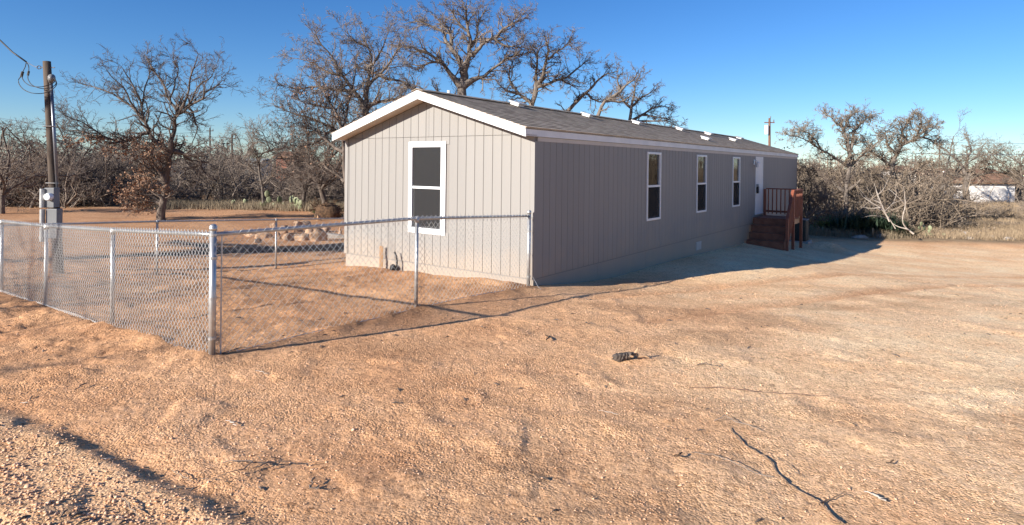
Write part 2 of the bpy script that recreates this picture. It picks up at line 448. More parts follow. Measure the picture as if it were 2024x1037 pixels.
def mat_ground():
    m = bpy.data.materials.new('gravelly_soil'); N, L = nodes_of(m); bs = N['Principled BSDF']
    bs.inputs['Roughness'].default_value = .95; bs.inputs['Specular IOR Level'].default_value = .15
    tc = N.new('ShaderNodeTexCoord'); obj = tc.outputs['Object']
    za = N.new('ShaderNodeAttribute'); za.attribute_name = 'zone'
    sep = N.new('ShaderNodeSeparateColor'); L.new(za.outputs['Color'], sep.inputs[0])
    def noise(sc, det=4, rough=.6):
        n = N.new('ShaderNodeTexNoise'); n.inputs['Scale'].default_value = sc; n.inputs['Detail'].default_value = det; n.inputs['Roughness'].default_value = rough
        L.new(obj, n.inputs['Vector']); return n.outputs['Fac']
    def ramp(sock, stops):
        r = N.new('ShaderNodeValToRGB'); e = r.color_ramp.elements
        while len(e) < len(stops): e.new(.5)
        for el, (p, c) in zip(e, stops): el.position = p; el.color = (*c, 1)
        L.new(sock, r.inputs['Fac']); return r.outputs['Color']
    def mix(f, a, b, mode='MIX'):
        x = N.new('ShaderNodeMix'); x.data_type = 'RGBA'; x.blend_type = mode
        if hasattr(f, 'links'): L.new(f, x.inputs['Factor'])
        else: x.inputs['Factor'].default_value = f
        for s, k in ((a, 'A'), (b, 'B')):
            if hasattr(s, 'links'): L.new(s, x.inputs[k])
            else: x.inputs[k].default_value = (*s, 1)
        return x.outputs['Result']
    base = ramp(noise(.6, 5), [(.30,(.56,.28,.135)), (.5,(.70,.385,.195)), (.70,(.80,.475,.26))])
    pale = ramp(noise(1.1, 5), [(.3,(.95,.61,.335)), (.55,(.985,.72,.43)), (.75,(.99,.79,.52))])
    c = mix(sep.outputs['Red'], base, pale)
    litter = ramp(noise(1.7, 6), [(.3,(.20,.135,.08)), (.5,(.33,.24,.14)), (.7,(.42,.31,.18))])
    c = mix(sep.outputs['Green'], c, litter)
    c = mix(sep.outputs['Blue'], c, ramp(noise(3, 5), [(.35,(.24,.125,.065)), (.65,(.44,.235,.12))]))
    # gravel grains, each with its own tint
    vo = N.new('ShaderNodeTexVoronoi'); vo.inputs['Scale'].default_value = 66; L.new(obj, vo.inputs['Vector'])
    vs = N.new('ShaderNodeSeparateColor'); L.new(vo.outputs['Color'], vs.inputs[0])
    grain = ramp(vs.outputs[0], [(0,(.55,.50,.45)), (.2,(.86,.84,.82)), (.6,(1.04,1.04,1.04)), (.9,(1.16,1.18,1.22))])
    c = mix(.8, c, grain, 'MULTIPLY')
    v2 = N.new('ShaderNodeTexVoronoi'); v2.inputs['Scale'].default_value = 26; v2.inputs['Randomness'].default_value = 1; L.new(obj, v2.inputs['Vector'])
    vs2 = N.new('ShaderNodeSeparateColor'); L.new(v2.outputs['Color'], vs2.inputs[0])
    g2 = ramp(vs2.outputs[1], [(0,(.35,.30,.27)), (.07,(.9,.9,.9)), (.85,(1,1,1)), (.97,(1.25,1.28,1.34))])
    c = mix(.5, c, g2, 'MULTIPLY')
    c = mix(.5, c, ramp(noise(7, 6, .7), [(.3,(.80,.77,.74)), (.5,(1,1,1)), (.75,(1.08,1.08,1.08))]), 'MULTIPLY')
    L.new(c, bs.inputs['Base Color'])
    # relief, rougher in patches
    mrb = N.new('ShaderNodeMapRange'); mrb.inputs['From Min'].default_value = .38; mrb.inputs['From Max'].default_value = .62; mrb.inputs['To Min'].default_value = .12; mrb.inputs['To Max'].default_value = 1
    L.new(noise(1.3, 5, .65), mrb.inputs['Value']); bst = mrb.outputs['Result']
    b1 = N.new('ShaderNodeBump'); b1.inputs['Distance'].default_value = .012; L.new(bst, b1.inputs['Strength']); b1.invert = True
    L.new(vo.outputs['Distance'], b1.inputs['Height'])
    b2 = N.new('ShaderNodeBump'); b2.inputs['Distance'].default_value = .028; b2.inputs['Strength'].default_value = 1
    L.new(noise(11, 8, .68), b2.inputs['Height']); L.new(b1.outputs['Normal'], b2.inputs['Normal'])
    L.new(b2.outputs['Normal'], bs.inputs['Normal'])
    return m
M['ground'] = mat_ground()
M['pebble'] = mat('gravel_pebbles', (.42,.215,.11), (.86,.58,.38), scale=33, rough=.9, contrast=(.3,.7))

# ------------------------------------------------------------------ ground sheet
def make_ground():
    ys_far = 2.0 * np.exp(np.linspace(0, math.log(70/2.0), 400))
    ys = np.concatenate([[-900,-300,-120,-60,-30,-15,-8,-4,-2,-.8,0,.6,1.1,1.5,1.75], ys_far, [80,95,120,160,230,350,600,1000,1800]])
    ti = np.linspace(-1, 1, 410)
    out = np.array([1.08,1.2,1.4,1.8,2.5,4,7,12,30])
    t = np.concatenate([-out[::-1], ti, out])
    w = .92*np.clip(ys, 2.0, 1e9) + .5
    w = np.where(ys < 2, 2.4 + np.abs(ys-2)*.8, w)
    X = t[None, :]*w[:, None]; Y = np.repeat(ys[:, None], len(t), 1)
    Z = ground_h(X, Y)
    n, k = X.shape
    idx = np.arange(n*k).reshape(n, k)
    f = np.stack([idx[:-1,:-1], idx[:-1,1:], idx[1:,1:], idx[1:,:-1]], -1).reshape(-1, 4)
    verts = np.stack([X, Y, Z], -1).reshape(-1, 3)
    me = np_mesh('ground', verts, [f], smooth_=True)
    x = verts[:, 0]; y = verts[:, 1]
    u = (x-O[0])*U[0]+(y-O[1])*U[1]; v = (x-O[0])*V[0]+(y-O[1])*V[1]
    pale = smooth(-1.5, 5.5, x + 1.6*fbm(x, y, .35, 2, 3)) * .9
    pale = np.maximum(pale, .35*smooth(.2, -.3, (x+3.75)*1.3+(y-4.5)*2.2)*smooth(-.5,-1.5,x))
    pale *= smooth(30, 22, y)
    # scrubby verge: starts beyond an uneven line
    vr = smooth(25.5, 27.5, y - .12*(x-14) + 1.2*fbm(x, y, .3, 2, 12)) * smooth(9.5, 11.5, x)
    vl = smooth(38, 43, y + 2.5*fbm(x, y, .2, 2, 13)) * smooth(14, 10, x)
    green = np.maximum(vr, vl)
    green = np.maximum(green, smooth(40, 60, np.abs(x)))
    yard = smooth(.4,-.3,u)*smooth(-6.0,-5.2,u)*smooth(-.1,.3,v)
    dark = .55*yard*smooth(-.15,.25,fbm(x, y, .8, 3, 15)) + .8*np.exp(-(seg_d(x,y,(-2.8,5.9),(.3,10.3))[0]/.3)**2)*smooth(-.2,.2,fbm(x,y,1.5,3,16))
    dark = np.maximum(dark, .5*smooth(14, 18, y)*smooth(0, -2, x)*smooth(-.1,.3,fbm(x*.4, y*1.5, .5, 3, 18)))
    dark = np.maximum(dark, .30*yard)
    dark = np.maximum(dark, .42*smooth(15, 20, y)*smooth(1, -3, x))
    dark = np.maximum(dark, .95*np.exp(-(seg_d(x, y, (-17, 16.4), (-5.0, 21.4))[0]/.95)**4))  # shadow band beyond the far fence, put into the ground colour
    rd = np.full(x.shape, 9.0)
    for pts in RUTS[:2]:
        for a, b in zip(pts[:-1], pts[1:]): rd = np.minimum(rd, seg_d(x, y, a, b)[0])
    pale = pale*(1 - .75*np.exp(-((rd+.1*fbm(x, y, 1.2, 2, 44))/.24)**2))
    pale = pale*np.clip(1 + .7*fbm(x, y, .7, 3, 92), .25, 1.1)
    dark = np.maximum(dark, .35*smooth(.12, .45, fbm(x*.7+y*.3, y*1.6, .8, 4, 93))*smooth(16, 10, y))
    dark = np.clip(dark, 0, 1)
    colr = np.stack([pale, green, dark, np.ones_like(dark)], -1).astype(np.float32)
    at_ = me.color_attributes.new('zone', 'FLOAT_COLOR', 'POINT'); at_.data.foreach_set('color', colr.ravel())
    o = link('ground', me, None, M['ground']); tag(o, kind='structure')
make_ground()

# ------------------------------------------------------------------ gravel lying loose
def pebble_field():
    rng = np.random.default_rng(4)
    n = 38000
    y = 2.1*np.exp(rng.random(n)**1.1*math.log(14/2.1)); x = (rng.random(n)*2-1)*(.9*y+.2)
    z = ground_h(x, y)
    u = (x-O[0])*U[0]+(y-O[1])*U[1]; v = (x-O[0])*V[0]+(y-O[1])*V[1]
    coarse = smooth(.1, -.25, (x+3.75)*1.3/2.55+(y-4.5)*2.2/2.55)*smooth(-.3,-1.4,x)
    patch = smooth(-.1, .35, fbm(x, y, 1.2, 3, 91))
    keep = (rng.random(n) < .25+.75*np.maximum(coarse, patch)) & ~((u > -.1) & (v > -.1))
    x, y, z, coarse = x[keep], y[keep], z[keep], coarse[keep]; n = len(x)
    s = (.0028 + .0045*rng.random(n)**2.5 + .0004*y) * (1+.7*coarse)
    s = np.where(rng.random(n) < .012, s*2.0, s)
    oc = np.array([(1,0,0),(-1,0,0),(0,1,0),(0,-1,0),(0,0,1),(0,0,-1)], float)
    V6 = oc[None]*(s[:, None, None]*(.6+.8*rng.random((n, 6, 1))))
    a = rng.random(n)*6.283; c_, s_ = np.cos(a), np.sin(a)
    R = np.zeros((n, 3, 3)); R[:,0,0]=c_; R[:,0,1]=-s_; R[:,1,0]=s_; R[:,1,1]=c_; R[:,2,2]=.55; R[:,2,0]=.3*rng.normal(size=n)
    V6 = np.einsum('nij,nkj->nki', R, V6) + np.stack([x, y, z + s*.25], -1)[:, None, :]
    tri = np.array([(0,2,4),(2,1,4),(1,3,4),(3,0,4),(2,0,5),(1,2,5),(3,1,5),(0,3,5)])
    f = (np.arange(n)[:, None, None]*6 + tri[None]).reshape(-1, 3)
    o = link('gravel', np_mesh('gravel', V6.reshape(-1, 3), [f]), None, M['pebble'])
    tag(o, 'loose pinkish tan gravel strewn over the graded ground', 'gravel', kind='stuff')
pebble_field()

# ------------------------------------------------------------------ the manufactured home
W, LEN = 4.88, 20.8
HZ = 2.40           # fascia bottom
EZ, RZ = 2.545, 3.294
SL = (RZ-EZ)/(W/2+.03)
home = empty('manufactured_home', hp(0, 0, 0), 'long single-storey home with taupe grooved siding, white trim and brown shingle roof', 'house')
def part(mb, name, m, parent=home, **k): return mb.build(name, m, parent, **k)

def roof_z(v): return RZ - SL*abs(v - W/2)          # top of rake fascia line
wins_side = [(4.614, .667), (7.926, .667), (11.218, .667)]
SWW, SWH = .803, 1.588
openings_side = [(u0, u0+SWW, .667, .667+SWH) for u0, _ in wins_side] + [(13.93, 14.93, .30, 2.31)]
GW = (1.993, 2.965, .58, 2.35)      # trim rectangle of the gable window (v0 v1 z0 z1)
GI = (GW[0]+.085, GW[1]-.085, GW[2]+.085, GW[3]-.085)

def wall_backing(name, rects, mk):
    mb = MB()
    for r in rects: mk(mb, *r)
    return part(mb, name, M['groove'])
# backing split around openings
def split(a0, a1, z0, z1, ops):
    """rectangles covering [a0,a1]x[z0,z1] minus openings (sorted, disjoint)"""
    out = []; cur = a0
    for o0, o1, oz0, oz1 in sorted(ops):
        if o0 > cur: out.append((cur, o0, z0, z1))
        if oz0 > z0: out.append((o0, o1, z0, oz0))
        if oz1 < z1: out.append((o0, o1, oz1, z1))
        cur = o1
    if cur < a1: out.append((cur, a1, z0, z1))
    return out
T = .012
side_wall = wall_backing('side_wall', split(0.02, LEN, -.02, HZ+.1, [(a+.03, b-.03, c+.03, d-.03) for a, b, c, d in openings_side]), lambda mb, a, b, c, d: mb.hbox(a, b, 0.0+T, .09, c, d))
gable_ops = [GI]
mbg = MB()
for a, b, c, d in split(.02, W, -.02, 2.437, gable_ops): mbg.hbox(T, .09, a, b, c, d)
# triangular backing
def tri_prism(mb, u0, u1, zb, drop, v0=0.0, v1=W):
    P = [(v0, zb), (v1, zb), (v1, roof_z(v1)-drop), (W/2, RZ-drop), (v0, roof_z(v0)-drop)]
    a = [hp(u0, v, z) for v, z in P]; b = [hp(u1, v, z) for v, z in P]; n = len(P)
    fs = [tuple(range(n)), tuple(range(2*n-1, n-1, -1))] + [(i, i+n, (i+1) % n + n, (i+1) % n) for i in range(n)]
    mb.add(a+b, fs)
tri_prism(mbg, T, .09, 2.437, .14)
gable_wall = part(mbg, 'gable_wall', M['groove'])
mb = MB(); mb.hbox(.02, LEN, W-.09, W, -.02, HZ+.1); part(mb, 'rear_wall', M['siding'])
mb = MB(); mb.hbox(LEN-.06, LEN, .09, W-.09, -.02, 2.437); tri_prism(mb, LEN-.06, LEN, 2.437, .14); part(mb, 'far_end_wall', M['siding'])
mb = MB(); mb.hbox(.09, LEN-.06, .09, W-.09, -.05, .12); part(mb, 'floor', M['interior'])
mb = MB(); mb.hbox(.12, LEN-.1, 2.0, 2.05, .12, 2.42); mb.hbox(4.0, 4.06, .12, 2.0, .12, 2.42); mb.hbox(.1, LEN-.1, .12, W-.12, 2.43, 2.45); part(mb, 'interior_partition', M['interior'])

# siding boards: one object per board, meshes shared by size
_board = {}
def board(length, h, w, plane, parent, u, v, z, top=None):
    """plane 'side': runs along U on v=0; 'gable': along V on u=0"""
    key = (plane, round(w, 3), round(h, 3), None if top is None else round(top, 3))
    if key not in _board:
        m_ = MB(); e = .006; th = T
        ax = U if plane == 'side' else V
        dn = V if plane == 'side' else U         # pointing into the house
        h2 = h if top is None else top
        # face with small chamfers on the long edges
        prof = [(0, th), (0, e*.8), (e, 0), (w-e, 0), (w, e*.8), (w, th)]
        vs = []
        for zz, hh in ((0, 0), (1, 1)):
            for a_, d_ in prof:
                zt = 0 if zz == 0 else (h + (h2-h)*a_/w)
                vs.append(ax*a_ + dn*d_ + np.array([0, 0, zt]))
        n = len(prof)
        fs = [(i, i+1, i+1+n, i+n) for i in range(n-1)] + [tuple(range(n-1, -1, -1)), tuple(range(n, 2*n))]
        if plane == 'side': fs = [f[::-1] for f in fs] if False else fs
        m_.add(vs, fs)
        me = bpy.data.meshes.new('siding_board'); me.from_pydata(np.concatenate(m_.v).tolist(), [], m_.f); me.update(); me.materials.append(M['siding'])
        _board[key] = me
    o = bpy.data.objects.new('siding_board', _board[key]); COL.objects.link(o); o.parent = parent
    p = hp(u, v, z) - np.array(home.location) - np.array(parent.location)
    o.location = p
    return o
BW, GAP = .2032, .006
n = int(LEN/BW)
for i in range(n+1):
    u0 = .085 + i*BW; w = min(BW-GAP, LEN-.02-u0)
    if w < .03: continue
    zs = [(0.0, HZ-.075)]
    for a, b, c, d in openings_side:
        if u0 < b-.02 and u0+w > a+.02:
            if u0 >= a-.005 and u0+w <= b+.005 or True:
                zs = [(0.0, c+.02), (d-.02, HZ-.075)]
            if a > u0+.02 or b < u0+w-.02:      # board only partly over the opening: split into full piece + cut
                if u0 < a:
                    board(0, HZ-.075, a+.01-u0, 'side', side_wall, u0, 0, 0)
                    u1_, w1_ = a+.012, u0+w-a-.012
                else:
                    board(0, HZ-.075, u0+w-b+.01, 'side', side_wall, b-.01, 0, 0)
                    u1_, w1_ = u0, b-.012-u0
                for z0, z1 in zs: board(0, z1-z0, w1_, 'side', side_wall, u1_, 0, z0)
                zs = []
    for z0, z1 in zs:
        if z1-z0 > .02: board(0, z1-z0, w, 'side', side_wall, u0, 0, z0)
for i in range(25):
    v0 = .085 + i*BW; w = min(BW-GAP, W-.09-v0)
    if w < .03: continue
    a, b, c, d = GI
    if v0 < b-.02 and v0+w > a+.02:
        board(0, c-.03, w, 'gable', gable_wall, 0, v0, 0); board(0, 2.433-d-.03, w, 'gable', gable_wall, 0, v0, d+.03)
    else: board(0, 2.433, w, 'gable', gable_wall, 0, v0, 0)
    # upper boards following the rake
    zl, zr_ = roof_z(v0)-.145-2.441, roof_z(v0+w)-.145-2.441
    if zl > .01 and zr_ > .01 and not (v0 < W/2 < v0+w): board(0, zl, w, 'gable', gable_wall, 0, v0, 2.441, top=zr_)
    elif v0 < W/2 < v0+w:
        wa = W/2-v0
        board(0, zl, wa, 'gable', gable_wall, 0, v0, 2.441, top=RZ-.145-2.441)
        board(0, RZ-.145-2.441, w-wa, 'gable', gable_wall, 0, W/2, 2.441, top=zr_)
# corner trims
mb = MB(); mb.hbox(-.008, .080, -.008, .004, -.01, HZ-.075); mb.hbox(-.008, .004, .004, .080, -.01, 2.43); part(mb, 'corner_trim', M['siding'])
mb = MB(); mb.hbox(-.008, .004, W-.085, W+.008, -.01, 2.43); part(mb, 'corner_trim', M['siding'])
mb = MB(); mb.hbox(LEN-.02, LEN+.01, -.008, .09, -.01, HZ); part(mb, 'corner_trim', M['siding'])
# skirting panels
sk = MB(); sk.hbox(.06, LEN-.05, .055, .06, -1.6, -.03); base_sk = part(sk, 'skirting', M['groove'])
for k in range(9):
    a = .02 + k*2.31; m_ = MB(); m_.hbox(a, min(a+2.305, LEN-.01), .018, .034, -1.5, -.012)
    m_.build('skirting_panel', M['siding'], base_sk)
for k in range(2):
    a = .035 + k*2.42; m_ = MB(); m_.hbox(.018, .034, a, min(a+2.415, W-.02), -1.5, -.012)
    m_.build('skirting_panel', M['siding'], base_sk)
m_ = MB(); m_.hbox(.03, LEN-.02, W-.03, W-.015, -1.5, -.012); m_.hbox(LEN-.04, LEN-.02, .03, W-.03, -1.5, -.012); m_.build('skirting_panel', M['siding'], base_sk)
# crawl-space vent
m_ = MB(); m_.hbox(8.0, 8.4, .006, .018, -.36, -.14)
for k in range(5): m_.hbox(8.02, 8.38, .0, .006, -.345+k*.04, -.325+k*.04)
m_.build('skirting_vent', M['frieze'], base_sk)

# fascia, frieze, soffit
mb = MB(); mb.hbox(-.3, LEN+.06, -.035, -.012, HZ, EZ-.006); part(mb, 'eave_fascia', M['fascia'])
mb = MB(); mb.hbox(-.3, LEN+.06, W+.012, W+.035, HZ, EZ-.006); part(mb, 'eave_fascia', M['fascia'])
mb = MB(); mb.hbox(.082, LEN-.02, -.008, .004, HZ-.075, HZ-.006); part(mb, 'frieze_board', M['frieze'])
def rake(mb, u0, u1, t0, t1):
    """sloping strip from u0..u1 along both rakes, top offset t0, bottom offset t1 (below the roof line)"""
    for s in (0, 1):
        va, vb = (-.035, W/2) if s == 0 else (W/2, W+.035)
        P = [(va, roof_z(va)-t0), (vb, roof_z(vb)-t0), (vb, roof_z(vb)-t1), (va, roof_z(va)-t1)]
        a = [hp(u0, v, z) for v, z in P]; b = [hp(u1, v, z) for v, z in P]
        mb.add(a+b, [(3,2,1,0),(4,5,6,7),(0,1,5,4),(1,2,6,5),(2,3,7,6),(3,0,4,7)])
mb = MB(); rake(mb, -.325, -.302, .004, .158); part(mb, 'rake_fascia', M['fascia'])
mb = MB(); rake(mb, -.338, -.326, -.002, .045); part(mb, 'rake_drip_trim', M['fascia'])
mb = MB(); rake(mb, LEN+.062, LEN+.085, .004, .158); part(mb, 'rake_fascia', M['fascia'])
mb = MB(); rake(mb, -.300, .010, .115, .135); part(mb, 'rake_soffit', M['soffit'])
mb = MB(); rake(mb, LEN-.0, LEN+.06, .115, .135); part(mb, 'rake_soffit', M['soffit'])
# roof deck and shingle courses
mb = MB(); rake(mb, -.31, LEN+.06, .012, .03); roof = part(mb, 'roof', M['groove'])
CW = .1475; slen = math.hypot(W/2+.06, SL*(W/2+.06)); sv = (W/2+.06)/slen; sz = SL*(W/2+.06)/slen
ncourse = int(math.ceil(slen/CW))
for side in (0, 1):
    sd = V*sv if side == 0 else -V*sv
    up = sd + np.array([0, 0, sz]); nn = np.cross(U, up); nn = nn if nn[2] > 0 else -nn; nn /= np.linalg.norm(nn)
    a0, a1 = -.345, LEN+.10
    th0 = .016
    ns = 60
    vs = []
    rng = random.Random(5)
    for k in range(ns+1):
        uu = (a1-a0)*k/ns
        j = 0 
        for (s_, h_) in ((-.0, 0), (-.0, th0), (CW*1.2, .004), (CW*1.2, 0)):
            vs.append(U*uu + up*(s_+j) + nn*h_)
    fs = []
    for k in range(ns):
        for q in range(4):
            fs.append((k*4+q, (k+1)*4+q, (k+1)*4+(q+1) % 4, k*4+(q+1) % 4))
    fs += [(0,1,2,3), tuple(ns*4+q for q in (3,2,1,0))]
    me = bpy.data.meshes.new('shingle_course'); me.from_pydata([tuple(v) for v in vs], [], fs); me.update(); me.materials.append(M['shingle'])
    at_ = me.attributes.new('roofuv', 'FLOAT_VECTOR', 'POINT')
    at_.data.foreach_set('vector', np.array([(np.dot(v, U), np.dot(v, up), 0) for v in vs], np.float32).ravel())
    e0 = hp(a0, -.06, EZ - .03*SL - .006) if side == 0 else hp(a0, W+.06, EZ - .03*SL - .006)
    for c in range(ncourse):
        if c*CW > slen - .06: break
        o = bpy.data.objects.new('shingle_course', me); COL.objects.link(o); o.parent = roof
        o.location = e0 + up*(c*CW) + nn*.004 + U*(.003*((c*7) % 5)) - np.array(home.location) - np.array(roof.location)
mb = MB()
for s in (-1, 1):
    a = hp(-.345, W/2, RZ+.028); wv = -V*s*.15 + np.array([0,0,-.15*SL])
    mb.box(a, U*(LEN+.45), wv, (0,0,.012))
o = mb.build('ridge_cap', M['shingle'], roof)
at_ = o.data.attributes.new('roofuv', 'FLOAT_VECTOR', 'POINT')
at_.data.foreach_set('vector', np.array([(np.dot(np.array(v.co)-O, U), 0, 0) for v in o.data.vertices], np.float32).ravel())
# drip edge of brown shingle along the rake
# roof vents: low square caps
def on_slope(px, py):
    d = ray(px, py)
    # z = RZ - SL*(W/2 - v)
    A = C0 - O
    v0 = A @ V; dv = d @ V
    # CAM_Z + t dz = RZ - SL*(W/2 - (v0 + t dv))
    t = (RZ - SL*(W/2) + SL*v0 - CAM_Z) / (d[2] - SL*dv)
    P = C0 + d*t; q = P - O
    return q @ U, q @ V
for (px, py) in ((1022,211),(1161,232),(1259,246),(1344,258),(1400,267),(1461,275),(1395,277),(1449,279)):
    u0, v0 = on_slope(px, py)
    v0 = min(v0, W/2-.2)
    up = V*sv + np.array([0,0,sz]); nn = np.cross(U, up); nn = nn if nn[2] > 0 else -nn
    c = hp(u0, v0, roof_z(v0)+.03)
    mb = MB(); mb.box(c - U*.11 - up*.11, U*.22, up*.22, nn*.05)
    vt = mb.build('roof_vent', M['white'], roof)
    mb = MB(); mb.box(c - U*.15 - up*.15 + nn*.05, U*.30, up*.30, nn*.03); mb.build('vent_cap', M['vent'], vt, bevel=.008)
mb = MB(); mb.tube([hp(-.0, 2.75, 3.1)+U*.9, hp(.9, 2.75, 3.44)], .035, 10); mb.build('vent_pipe', M['white'], roof, smooth_=True)

# windows
def window(plane, a0, a1, z0, z1, trim):
    """a0..a1 along the wall"""
    nrm_out = -.0
    def bx(mb, p0, p1, d0, d1, zz0, zz1):
        if plane == 'side': mb.hbox(p0, p1, d0, d1, zz0, zz1)
        else: mb.hbox(d0, d1, p0, p1, zz0, zz1)
    mb = MB()
    if trim:
        t = .075
        bx(mb, a0, a1, -.016, .004, z0, z0+t); bx(mb, a0, a1, -.016, .004, z1-t, z1)
        bx(mb, a0, a0+t, -.016, .004, z0+t, z1-t); bx(mb, a1-t, a1, -.016, .004, z0+t, z1-t)
        wd = part(mb, 'window', M['white'], bevel=.003)
        a0 += t; a1 -= t; z0 += t; z1 -= t
        mb = MB(); q = .035
        bx(mb, a0+.006, a1-.006, -.030, .06, z0+.006, z0+q); bx(mb, a0+.006, a1-.006, -.030, .06, z1-q, z1-.006)
        bx(mb, a0+.006, a0+q, -.030, .06, z0+q, z1-q); bx(mb, a1-q, a1-.006, -.030, .06, z0+q, z1-q)
        mb.build('frame', M['vinyl'], wd, bevel=.003)
    else:
        mb = MB(); q = .05
        bx(mb, a0, a1, -.022, .06, z0, z0+q); bx(mb, a0, a1, -.022, .06, z1-q, z1)
        bx(mb, a0, a0+q, -.022, .06, z0+q, z1-q); bx(mb, a1-q, a1, -.022, .06, z0+q, z1-q)
        wd = part(mb, 'window', M['vinyl'], bevel=.003)
    zm = (z0+z1)/2
    i0, i1 = a0+q, a1-q
    mb = MB(); bx(mb, i0, i1, -.012, .035, zm-.024, zm+.024); mb.build('meeting_rail', M['vinyl'], wd, bevel=.003)
    mb = MB(); s = .032
    for (u0_, u1_, w0, w1) in ((i0, i1, z0+q, z0+q+s), (i0, i0+s, z0+q+s, zm-.024), (i1-s, i1, z0+q+s, zm-.024)): bx(mb, u0_, u1_, .008, .034, w0, w1)
    mb.build('lower_sash', M['vinyl'], wd, bevel=.002)
    mb = MB(); bx(mb, i0, i1, .022, .027, zm+.024, z1-q); mb.build('pane', M['glass'], wd)
    mb = MB(); bx(mb, i0+s, i1-s, .028, .033, z0+q+s, zm-.024); mb.build('pane', M['glass'], wd)
    mb = MB()
    if trim: bx(mb, i0, i1, .0, .001, z0+q, z1-q)
    else: bx(mb, i0, i1, -.004, -.003, z0+q, zm-.024)
    mb.build('insect_screen', M['screen'], wd)
    # roller blind part way up behind the glass
    mb = MB(); bx(mb, i0, i1, .075, .078, zm+.1 if not trim else zm+.45, z1-.03); mb.build('blind', M['frieze'], wd)
    return wd
for u0, _ in wins_side: window('side', u0, u0+SWW, .667, .667+SWH, False)
window('gable', *GW, True)
# entry door
d0, d1, dz0, dz1 = 13.93, 14.93, .30, 2.31
mb = MB(); mb.hbox(d0, d1, -.020, .05, dz1-.05, dz1); mb.hbox(d0, d0+.05, -.020, .05, dz0, dz1-.05); mb.hbox(d1-.05, d1, -.020, .05, dz0, dz1-.05); mb.hbox(d0, d1, -.04, .05, dz0-.03, dz0)
door = part(mb, 'entry_door', M['white'], bevel=.003)
mb = MB(); mb.hbox(d0+.05, d1-.05, -.012, .03, dz0, dz1-.05); mb.build('door_leaf', M['white'], door, bevel=.003)
for zz in (.45, 1.35):
    mb = MB(); mb.hbox(d0+.19, d0+.47, -.016, -.012, zz, zz+.72); mb.hbox(d0+.53, d0+.81, -.016, -.012, zz, zz+.72); mb.build('door_panel', M['white'], door, bevel=.004)
mb = MB(); mb.tube([hp(d0+.11, -.012, 1.32), hp(d0+.11, -.05, 1.32)], .03, 10); mb.ball(hp(d0+.11, -.075, 1.32), .034); mb.build('door_knob', M['galv'], door, smooth_=True)
mb = MB(); mb.hbox(d0+.06, d0+.20, -.085, -.03, 1.02, 1.26); mb.tube([hp(d0+.085,-.06,1.26),hp(d0+.085,-.06,1.34),hp(d0+.17,-.06,1.34),hp(d0+.17,-.06,1.26)], .008, 6); lb = mb.build('lock_box', M['black'], door, bevel=.01)
mb = MB(); mb.hbox(d0-.26, d0-.12, -.02, -.002, 2.02, 2.2); mb.tube([hp(d0-.19, -.02, 2.15), hp(d0-.19, -.11, 2.17), hp(d0-.19, -.14, 2.12)], .012, 8)
mb.tube([hp(d0-.19, -.14, 2.13), hp(d0-.19, -.14, 2.08), hp(d0-.19, -.14, 1.93)], [.055,.075,.06], 10); part(mb, 'porch_light', M['vinyl'], smooth_=False)

# ------------------------------------------------------------------ wooden steps and landing
def gu(u, v): p = hp(u, v, 0); return gz(p[0], p[1])
deck = empty('wooden_steps', hp(13.6, -.6, 0), 'reddish stained wooden steps and landing with railings at the white door', 'steps')
DV, D0, D1, DT = -1.22, 13.62, 15.02, .20
gb = -.72
for k in range(10):
    m_ = MB(); a = -.03 - k*.12; m_.hbox(D0, D1, a-.112, a, DT-.035, DT); m_.build('deck_board', M['tread'], deck)
m_ = MB(); m_.hbox(D0, D1, DV-.03, DV, DT-.20, DT-.04); m_.build('rim_joist', M['raw'], deck)
m_ = MB(); m_.hbox(D0-.03, D0, DV, -.03, DT-.20, DT-.04); m_.hbox(D1, D1+.03, DV, -.03, DT-.20, DT-.04); m_.build('rim_joist', M['deck'], deck)
for (uu, hh) in ((D0+.02, 1.18), (D1-.09, 1.18)):
    m_ = MB(); m_.hbox(uu, uu+.085, DV-.12, DV-.035, gb-.5, hh-.02); m_.build('post', M['deck'], deck, bevel=.004)
for uu in (D0+.1, D1-.09):
    m_ = MB(); m_.hbox(uu, uu+.085, -.12, -.035, gb-.3, DT-.2 if uu < 14 else 1.15); m_.build('post', M['deck'], deck, bevel=.004)
# steps
nst = 4; rise = (DT-gb)/(nst+.0); run = .27
for k in range(nst-0):
    z = DT - rise*(k+1); u1 = D0 - .03 - run*k
    if k < nst-1:
        m_ = MB(); m_.hbox(u1-run-.03, u1, DV+.03, -.05, z-.035, z); m_.build('tread', M['tread'], deck, bevel=.004)
    m_ = MB(); m_.hbox(u1-.022, u1-.002, DV+.03, -.05, z, z+rise-.036); m_.build('riser', M['tread'], deck)
m_ = MB(); m_.hbox(D0-.03-run*(nst-1)-.05, D0-.03-run*(nst-1), DV+.02, -.04, gb-.2, DT-rise*(nst-1)-.036) ; m_.build('riser', M['tread'], deck)
ub = D0 - .03 - run*(nst-1) - .02
for vv in (DV,):
    m_ = MB()
    a = [hp(D0, vv, DT-.03), hp(D0, vv, DT-.33), hp(ub+.1, vv, gb-.1), hp(ub, vv, gb+.1), hp(ub, vv, gb+.22)]
    b = [p+V*.035 for p in a]; n_ = 5
    m_.add(a+b, [tuple(range(n_)), tuple(range(2*n_-1, n_-1, -1))] + [(i, i+n_, (i+1) % n_+n_, (i+1) % n_) for i in range(n_)])
    m_.build('stringer', M['deck'], deck)
m_ = MB(); m_.hbox(ub-.0, ub+.085, DV-.12, DV-.035, gb-.5, gb+.98); m_.build('post', M['deck'], deck, bevel=.004)
